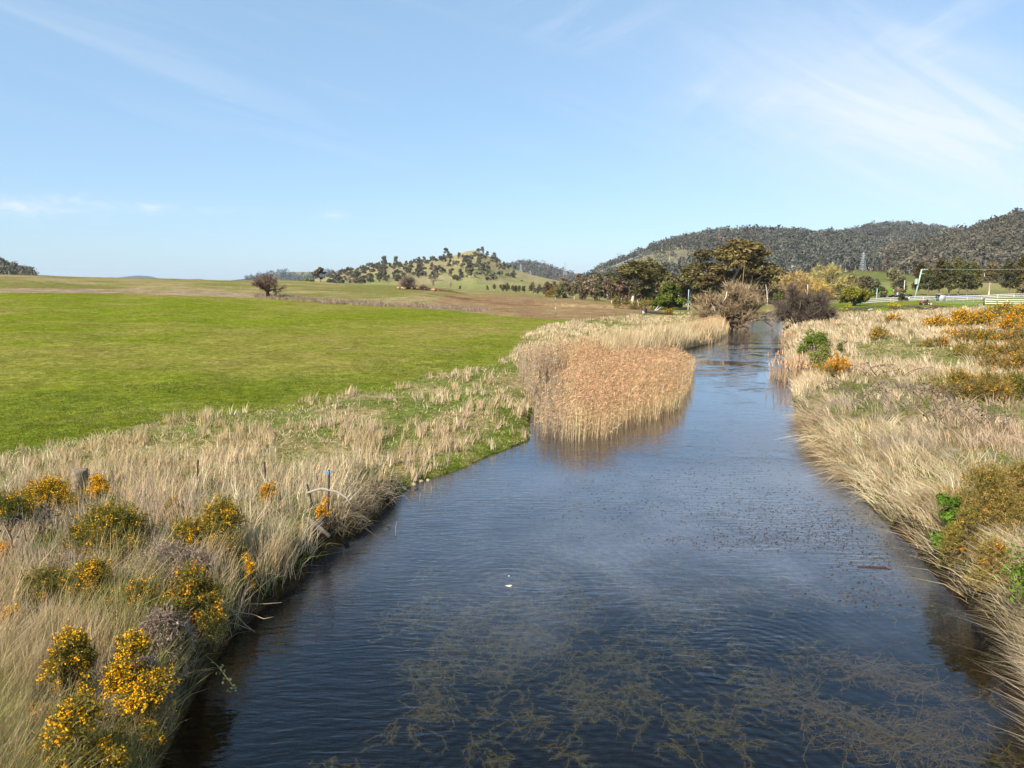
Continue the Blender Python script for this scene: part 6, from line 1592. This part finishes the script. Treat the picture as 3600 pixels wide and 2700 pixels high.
for (x1, z1) in ((1.4, 2.0), (2.1, 1.8)): MB().path([[0.4, 0.1, 0.6], [(0.4 + x1) / 2, 0, (0.6 + z1) / 2 - 0.1], [x1, -0.1, z1]], [0.2, 0.14, 0.05], 6, C=np.array([0.46, 0.41, 0.36])).build('limb', M_BARK, t)
b = G(2350, 1107); t = thing('marker_stake', 'leaning white stake with a pink top in the straw grass', 'stake', b)
MB().path([[0, 0, -0.2], [0.45, 0, 0.9]], 0.05, 6, C=np.array([0.78, 0.72, 0.66])).build('shaft', M_ATTR0, t); MB().path([[0.45, 0, 0.9], [0.66, 0, 1.4]], 0.055, 6, C=np.array([0.75, 0.28, 0.38])).build('top_band', M_ATTR0, t)
b = GY(2418, 205.0); t = thing('marker_pole', 'white and pale blue pole right of the green wattle', 'pole', b); h = px_height(2418, 1018, b)
MB().path([[0, 0, -0.2], [0, 0, h * 0.5]], 0.11, 8, C=np.array([0.42, 0.40, 0.33])).build('shaft', M_ATTR0, t); MB().path([[0, 0, h * 0.5], [0, 0, h]], 0.11, 8, C=np.array([0.34, 0.46, 0.52])).build('upper_shaft', M_ATTR0, t)
# white rail fences on the right
def rail_fence(label, pts, zs, post_step, h=1.25, rails=3, pc=(0.75, 0.75, 0.72), rc=(0.82, 0.82, 0.80), rr_=0.05, every=None, name='rail_fence', blue=()):
    P = np.array([GY(px, Y) for px, Y in pts]); b0 = P[0].copy()
    t = thing(name, label, 'fence', b0)
    pos = []
    for i in range(len(P) - 1):
        n = max(1, int(round(np.linalg.norm(P[i + 1] - P[i]) / post_step)))
        for k in range(n): pos.append(P[i] + (P[i + 1] - P[i]) * k / n)
    pos.append(P[-1]); pos = np.array(pos)
    pos[:, 2] = height(pos[:, 0], pos[:, 1])
    for q in pos:
        MB().box(q - b0 + [0, 0, h / 2 - 0.1], [0.11, 0.11, h + 0.2], 0.2, C=np.array(pc)).build('post', M_ATTR0, t)
    for k in range(rails):
        z = h * zs[k]; g = MB()
        g.path(pos - b0 + np.array([0, -0.09, z]), rr_, 4, C=np.array(rc)); g.build('rail', M_ATTR0, t)
    for (i0, i1) in blue:
        g = MB(); q = pos[i0:i1 + 1] - b0 + np.array([0, -0.20, h * 0.9])
        g.path(q, 0.09, 4, C=np.array([0.16, 0.24, 0.62])); g.build('blue_tape', M_ATTR0, t)
    return t
rail_fence('long white rail fence running right from the yellow-green wattle to the hut and beyond', [(2996, 186), (3030, 196), (3100, 203), (3190, 208), (3300, 210), (3450, 212), (3620, 212), (3800, 212)], [0.98, 0.65, 0.30], 4.5, 1.35, 3, rr_=0.075, blue=((1, 3), (11, 14), (17, 19)))
rail_fence('nearer white rail fence at the right edge with a wooden end post', [(3462, 150), (3540, 150), (3620, 150), (3760, 150)], [0.95, 0.62, 0.28], 4.0, 1.15, 3, rr_=0.07)
rail_fence('green wire fence between the mower and the nearer white rails', [(3270, 178), (3350, 162), (3460, 150.3)], [0.95, 0.66, 0.36, 0.12], 4.2, 1.15, 4, (0.16, 0.28, 0.17), (0.50, 0.58, 0.44), 0.03, name='wire_fence')
b = GY(3458, 149.6); t = thing('strainer_post', 'brown wooden corner post with a slanting brace at the white rails', 'post', b)
MB().box([0, 0, 0.7], [0.24, 0.24, 1.6], 0.1, C=np.array([0.16, 0.12, 0.07])).build('shaft', M_BARK, t); MB().path([[-0.15, 0, 1.2], [-1.6, -0.1, 0.05]], 0.07, 6, C=np.array([0.14, 0.11, 0.07])).build('brace', M_BARK, t)
b = GY(3192, 204.0); t = thing('gate_post', 'dark post with a white box on it where the white fence changes', 'post', b)
MB().box([0, 0, 0.9], [0.16, 0.16, 2.0], 0, C=np.array([0.09, 0.07, 0.06])).build('shaft', M_BARK, t); MB().box([0.12, -0.12, 1.0], [0.36, 0.2, 0.4], 0, C=np.array([0.8, 0.8, 0.77])).build('box', M_ATTR0, t)
# power pole, leaning
def pole(label, px, Y, top, lean=0.0, r0=0.17, c=(0.36, 0.50, 0.34), name='power_pole'):
    b = GY(px, Y); h = px_height(px, top, b); t = thing(name, label, 'pole', b)
    MB().path([[0, 0, -0.3], [lean * h, 0, h]], [r0, r0 * 0.75], 10, C=np.array(c)).build('shaft', M_ATTR0, t); return t, b, h
t, b, h = pole('leaning pale green power pole with a grey transformer', 3213, 213.0, 947, 0.165, 0.23, (0.34, 0.50, 0.33))
x = lambda f: 0.165 * h * f
MB().box([x(0.985) + 0.9, -0.0, h * 0.985], [2.3, 0.12, 0.12], 0, C=np.array([0.52, 0.48, 0.42])).build('crossarm', M_ATTR0, t)
for i in range(3): MB().tubes([[x(0.985) + 0.2 + 0.75 * i, 0, h * 0.985 + 0.06]], [[x(0.985) + 0.2 + 0.75 * i, 0, h * 0.985 + 0.3]], 0.07, 0.05, 8, np.array([[0.75, 0.77, 0.8]])).build('insulator', M_ATTR0, t)
g = MB(); V, Q = tube_arrays([[x(0.6) - 0.72, -0.1, h * 0.54]], [[x(0.6) - 0.72, -0.1, h * 0.68]], 0.5, 0.5, 14); g.add(V, Q, C=np.array([0.32, 0.37, 0.36])); V, Q = tube_arrays([[x(0.6) - 0.72, -0.1, h * 0.68]], [[x(0.6) - 0.72, -0.1, h * 0.70]], 0.5, 0.1, 14); g.add(V, Q, C=np.array([0.3, 0.34, 0.33])); g.build('transformer', M_ATTR0, t)
for i in range(3): MB().tubes([[x(0.6) - 1.0 + 0.27 * i, -0.1, h * 0.69]], [[x(0.6) - 1.0 + 0.27 * i, -0.1, h * 0.73]], 0.06, 0.05, 8, np.array([[0.5, 0.28, 0.22]])).build('bushing', M_ATTR0, t)
MB().box([x(0.86) + 0.6, 0, h * 0.86], [1.1, 0.1, 0.1], 0, C=np.array([0.7, 0.7, 0.68])).build('bracket', M_ATTR0, t)
p0 = np.array([x(0.985) + 1.9, 0, h * 0.985 + 0.3]); e = at(3900.0, 938.0, 235.0) - b
tt = np.linspace(0, 1, 14)
for i, dy in enumerate((0.0, 0.6)):
    q = p0[None] * (1 - tt[:, None]) + (e + [0, dy, 0.25 * i])[None] * tt[:, None]; q[:, 2] -= 2.0 * tt * (1 - tt)
    MB().path(q, 0.02, 4, C=np.array([0.45, 0.42, 0.36])).build('power_line', M_ATTR0, t)
pole('small pale pole on the pasture left of the bright green strip', 3081, 255.0, 1014, 0.0, 0.11, (0.62, 0.64, 0.62), 'small_pole')
pole('short pale pole on the slope pasture behind the bare tree', 3178, 330.0, 985, -0.03, 0.15, (0.62, 0.62, 0.52), 'small_pole')
pole('pale pole behind the dark bare bush across the water', 2836, 214.0, 1000, 0.0, 0.12, (0.6, 0.66, 0.66), 'small_pole')
# grey hut at the fence
b = GY(3308, 207.0); t = thing('hut', 'small grey-white hut standing in the white fence below the dark gum row', 'hut', b)
MB().box([0, 0, 0.95], [1.65, 1.5, 2.1], 0.12, C=np.array([0.44, 0.425, 0.38])).build('wall', M_ATTR0, t)
MB().box([-0.35, -0.1, 2.06], [2.5, 1.8, 0.10], 0.12, C=np.array([0.36, 0.30, 0.26]), tilt=0.05).build('roof', M_ATTR0, t)
MB().box([-1.1, 0.1, 0.9], [0.45, 0.9, 1.9], 0.12, C=np.array([0.05, 0.06, 0.08])).build('side_block', M_ATTR0, t)  # dark block at the left end of the hut
# mower
b = GY(3250, 160.0); t = thing('ride_on_mower', 'dark red ride-on mower parked on the lawn in front of the white fence', 'mower', b, 0.15)
MB().box([-0.62, 0, 0.55], [0.78, 0.62, 0.42], C=np.array([0.17, 0.05, 0.045])).box([-0.62, 0, 0.80], [0.64, 0.5, 0.10], C=np.array([0.15, 0.045, 0.04])).box([0.15, 0, 0.40], [0.9, 0.66, 0.12], C=np.array([0.10, 0.04, 0.04])).box([0.62, 0, 0.55], [0.5, 0.62, 0.28], C=np.array([0.17, 0.05, 0.045])).build('body', M_ATTR0, t)
MB().box([0.45, 0, 0.76], [0.46, 0.5, 0.12], C=np.array([0.05, 0.05, 0.06])).box([0.66, 0, 1.0], [0.12, 0.5, 0.42], C=np.array([0.05, 0.05, 0.06])).build('seat', M_BLACK, t)
g = MB(); g.path([[-0.2, 0, 0.8], [-0.02, 0, 1.12]], 0.025, 6, C=np.array([0.05] * 3)); g.path([[0.0 + 0.05 * math.cos(a), 0.18 * math.cos(a), 1.13 + 0.16 * math.sin(a) * 0.5] for a in np.linspace(0, 6.28, 13)], 0.02, 5, C=np.array([0.05] * 3)); g.build('steering_wheel', M_BLACK, t)
for (wx, wy, wr) in ((-0.75, 0.38, 0.24), (-0.75, -0.38, 0.24), (0.62, 0.42, 0.34), (0.62, -0.42, 0.34)):
    g = MB(); V, Q = tube_arrays([[wx, wy - 0.12, wr]], [[wx, wy + 0.12, wr]], wr, wr, 16); g.add(V, Q); V, Q = tube_arrays([[wx, wy - 0.12, wr], [wx, wy + 0.12, wr]], [[wx, wy - 0.13, wr], [wx, wy + 0.13, wr]], wr, wr * 0.5, 16); g.add(V, Q); wh = g.build('wheel', M_BLACK, t)
    g = MB(); V, Q = tube_arrays([[wx, wy - 0.135, wr]], [[wx, wy + 0.135, wr]], wr * 0.5, wr * 0.5, 12); g.add(V, Q, C=np.array([0.6, 0.6, 0.55])); V, Q = tube_arrays([[wx, wy - 0.135, wr], [wx, wy + 0.135, wr]], [[wx, wy - 0.14, wr], [wx, wy + 0.14, wr]], wr * 0.5, 0.01, 12); g.add(V, Q, C=np.array([0.6, 0.6, 0.55])); g.build('rim', M_ATTR0, wh)
MB().box([0.0, 0, 0.24], [0.85, 0.95, 0.16], C=np.array([0.14, 0.045, 0.04])).build('mower_deck', M_ATTR0, t)
b = GY(3273, 160.0); t = thing('round_tub', 'small pale orange tub on the lawn right of the mower', 'tub', b)
g = MB(); V, Q = tube_arrays([[0, 0, 0.0]], [[0, 0, 0.38]], 0.22, 0.28, 12); g.add(V, Q, C=np.array([0.72, 0.45, 0.28])); V, Q = tube_arrays([[0, 0, 0.38], [0, 0, 0.40]], [[0, 0, 0.40], [0, 0, 0.30]], [0.30, 0.28], [0.30, 0.01], 12); g.add(V, Q, C=np.array([0.76, 0.52, 0.34])); g.build('shell', M_ATTR0, t)
MB().path([[0.26 * math.cos(a), 0, 0.40 + 0.22 * math.sin(a)] for a in np.linspace(0, 3.14, 9)], 0.015, 5, C=np.array([0.5, 0.4, 0.3])).build('handle', M_ATTR0, t)
b = GY(3060, 153.0); t = thing('low_trough', 'low pale grey trough lying on the lawn left of the yellow clump', 'trough', b)
MB().box([0, 0, 0.16], [1.0, 0.5, 0.34], 0.1, C=np.array([0.50, 0.55, 0.50])).build('base', M_ATTR0, t); MB().box([0, 0, 0.36], [1.1, 0.58, 0.06], 0.1, C=np.array([0.58, 0.62, 0.56])).build('rim', M_ATTR0, t)
# parked cars far off on the track
def car(label, px, Y, c, rz, hs=1.0):
    b = GY(px, Y); t = thing('parked_car', label, 'car', b, rz)
    prof = [(-2.1, 0.35), (-2.1, 0.78), (-1.9, 0.92), (-0.95, 1.0), (-0.45, 1.42), (0.95, 1.45), (1.55, 1.02), (2.05, 0.92), (2.1, 0.4)]
    g = MB(); n = len(prof); V = [[x, -0.85 + (0.12 if z > 1.2 else 0), z] for x, z in prof] + [[x, 0.85 - (0.12 if z > 1.2 else 0), z] for x, z in prof]
    Q = [[i, (i + 1) % n, n + (i + 1) % n, n + i] for i in range(n)]
    T = [[0, i, i + 1] for i in range(1, n - 1)] + [[n, n + i + 1, n + i] for i in range(1, n - 1)]
    g.add(V, Q, T, C=np.array(c)); g.build('body', M_ATTR0, t)
    g = MB()
    for s in (-1, 1): g.add([[-0.75, s * 0.80, 1.04], [-0.40, s * 0.755, 1.36], [0.85, s * 0.755, 1.38], [1.3, s * 0.80, 1.05]], [[0, 1, 2, 3]] if s < 0 else [[3, 2, 1, 0]])
    g.build('side_window', M_GLASS, t)
    for x_ in (-1.35, 1.35):
        for s in (-1, 1):
            g = MB(); V, Q = tube_arrays([[x_, s * 0.70, 0.32]], [[x_, s * 0.88, 0.32]], 0.32, 0.32, 14); g.add(V, Q); V, Q = tube_arrays([[x_, s * 0.88, 0.32]], [[x_, s * 0.885, 0.32]], 0.32, 0.02, 14); g.add(V, Q); g.build('wheel', M_BLACK, t)
    return t
car('dark blue car parked on the far track below the bare tree', 3167, 292.0, (0.03, 0.05, 0.13), 0.15)
b = GY(3193, 330.0)
t = thing('farm_shed', 'tiny white shed on the bright green pasture', 'shed', at(3165.0, 1030.0, 330.0) * 0 + GY(3165, 322.0)); 
MB().box([0, 0, 0.7], [2.6, 2.0, 1.5], 0.1, C=np.array([0.78, 0.78, 0.76])).build('wall', M_ATTR0, t); MB().box([0, 0, 1.52], [2.9, 2.3, 0.12], 0.1, C=np.array([0.7, 0.71, 0.72])).build('roof', M_ATTR0, t)
for px, Y, lab in ((3105, 298.0, 'dark low bush at the left of the far track'), (3138, 296.0, 'dark low bush in the middle of the far track'), (3194, 294.0, 'dark low bush right of the blue car on the far track')):
    b = GY(px, Y); W, Lf = wattle(600 + px, 3.6, 1.3, (0.06, 0.055, 0.035), 500, 0.35, 12, 0.1); t = thing('bush', lab, 'bush', b); W.build('stem', M_BARK, t); Lf.build('foliage', M_LEAF, t)
# white house among the trees on the hill
q = H_EDGE.point(np.array([3056.0]), np.array([0.80]))[0]; p = np.array(at(3056.0, 891.0, float(q[1]) - 30)); 
t = thing('hillside_house', 'white house half hidden by trees on the wooded hill right of the lattice tower', 'house', p, 0.2)
MB().box([0, 0, 0], [13, 7, 7], 0, C=np.array([0.85, 0.85, 0.84])).build('wall', M_ATTR0, t)
g = MB(); g.add([[-7, -4, 3.5], [7, -4, 3.5], [7, 4, 3.5], [-7, 4, 3.5], [-7, 0, 5.5], [7, 0, 5.5]], [[0, 1, 5, 4], [2, 3, 4, 5]], [[0, 4, 3], [1, 2, 5]], C=np.array([0.66, 0.67, 0.68])); g.build('roof', M_ATTR0, t)
for x_ in (-4.2, -1.4, 1.4, 4.2): MB().box([x_, -3.53, 0.8], [1.3, 0.12, 1.6], 0, C=np.array([0.10, 0.11, 0.13])).build('window', M_ATTR0, t)
# lattice towers
def tower(label, base, h, w0, arms=((0.72, 0.42), (0.83, 0.36), (0.93, 0.26)), thick=0.10, c=(0.58, 0.62, 0.66)):
    t = thing('lattice_tower', label, 'pylon', base, 0.35)
    wz = lambda f: w0 * (1 - f) ** 0.9 * 0.5 + 0.03 * h * 0.5
    lv = np.linspace(0, 1, 10); g = MB(); A, B = [], []
    cs = [(-1, -1), (1, -1), (1, 1), (-1, 1)]
    for i in range(9):
        a, b_ = lv[i], lv[i + 1]
        for k in range(4):
            p = np.array([cs[k][0] * wz(a), cs[k][1] * wz(a), a * h]); q = np.array([cs[k][0] * wz(b_), cs[k][1] * wz(b_), b_ * h]); A.append(p); B.append(q)
            k2 = (k + 1) % 4
            p2 = np.array([cs[k2][0] * wz(a), cs[k2][1] * wz(a), a * h]); q2 = np.array([cs[k2][0] * wz(b_), cs[k2][1] * wz(b_), b_ * h])
            A += [p, p2, q]; B += [q2, q, q2]
    g.tubes(np.array(A), np.array(B), thick, thick, 4, C=np.tile(np.array(c), (len(A), 1))); g.build('mast', M_ATTR0, t)
    for f, l in arms:
        g = MB(); A, B = [], []
        for s in (-1, 1):
            tip = np.array([s * l * h * 0.5, 0, f * h])
            for dz, y in ((0, -1), (0, 1), (0.035, 0)): A.append(np.array([s * wz(f), y * wz(f), (f + dz) * h])); B.append(tip)
            A.append(tip); B.append(tip - [0, 0, 0.045 * h])
        g.tubes(np.array(A), np.array(B), thick, thick, 4, C=np.tile(np.array(c), (len(A), 1))); g.build('crossarm', M_ATTR0, t)
pb = H_RIGHT.point(np.array([3032.0]), np.array([0.10]))[0]; Y = 700.0; pb = np.array(at(3032.0, 952.0, Y))
tower('tall pale lattice tower standing on the slope pasture below the white house', pb, px_height(3032, 887, pb), 4.2, thick=0.045)
pb = np.array(at(2926.0, 948.0, 760.0)); tower('small lattice tower between the willow and the wooded hill', pb, px_height(2926, 920, pb), 3.0, thick=0.05)
pb = np.array(at(1986.0, 968.0, 1700.0)); tower('lattice tower standing against the sky in the saddle between the hills', pb, px_height(1986, 921, pb), 7.0, ((0.70, 0.34), (0.82, 0.30), (0.92, 0.24)), 0.11, (0.42, 0.46, 0.52))
pb = np.array(at(1831.0, 962.0, 1500.0)); tower('lattice tower against the dark hill behind the grassy spur', pb, px_height(1831, 929, pb), 5.0, ((0.70, 0.36), (0.85, 0.3)), 0.09, (0.40, 0.44, 0.48))
pb = np.array(at(1865.0, 968.0, 1600.0)); tower('smallest lattice tower, right of the one behind the grassy spur', pb, px_height(1865, 952, pb), 3.0, ((0.85, 0.4),), 0.08, (0.40, 0.44, 0.48))
# thin upright stems in the water
for px, py, h, lab in ((1390, 1885, 0.5, 'thin reed stem standing in the water off the left bank'), (1475, 1765, 0.35, 'short dark reed stem in the shallow water'), (1490, 1752, 0.6, 'taller pale reed stem in the shallow water'), (1515, 1742, 0.4, 'reed stem right of the pale one in the shallow water')):
    b = on_plane(float(px), float(py), 0.0); t = thing('reed_stem', lab, 'reed', [b[0], b[1], 0.0])
    MB().path([[0, 0, -0.2], [0.02, 0, h * 0.6], [0.05, 0.02, h]], [0.012, 0.010, 0.005], 5, C=np.array([0.30, 0.24, 0.14])).build('stalk', M_BARK, t)
# ------------------------------------------------------------------ the air
hz = MB().box([0, 6500, 85], [26000, 13300, 290]).build('haze', M_WHITE)
tag(hz, kind='stuff')
m = bpy.data.materials.new('haze'); m.use_nodes = True
t = NT(m.node_tree)
for n in list(t.n): t.n.remove(n)
out = t.node('ShaderNodeOutputMaterial'); pv = t.node('ShaderNodeVolumePrincipled')
pv.inputs['Color'].default_value = (0.72, 0.84, 1.0, 1); pv.inputs['Density'].default_value = 4.5e-5; pv.inputs['Anisotropy'].default_value = 0.0
t.l.new(pv.outputs[0], out.inputs['Volume'])
hz.data.materials.clear(); hz.data.materials.append(m)
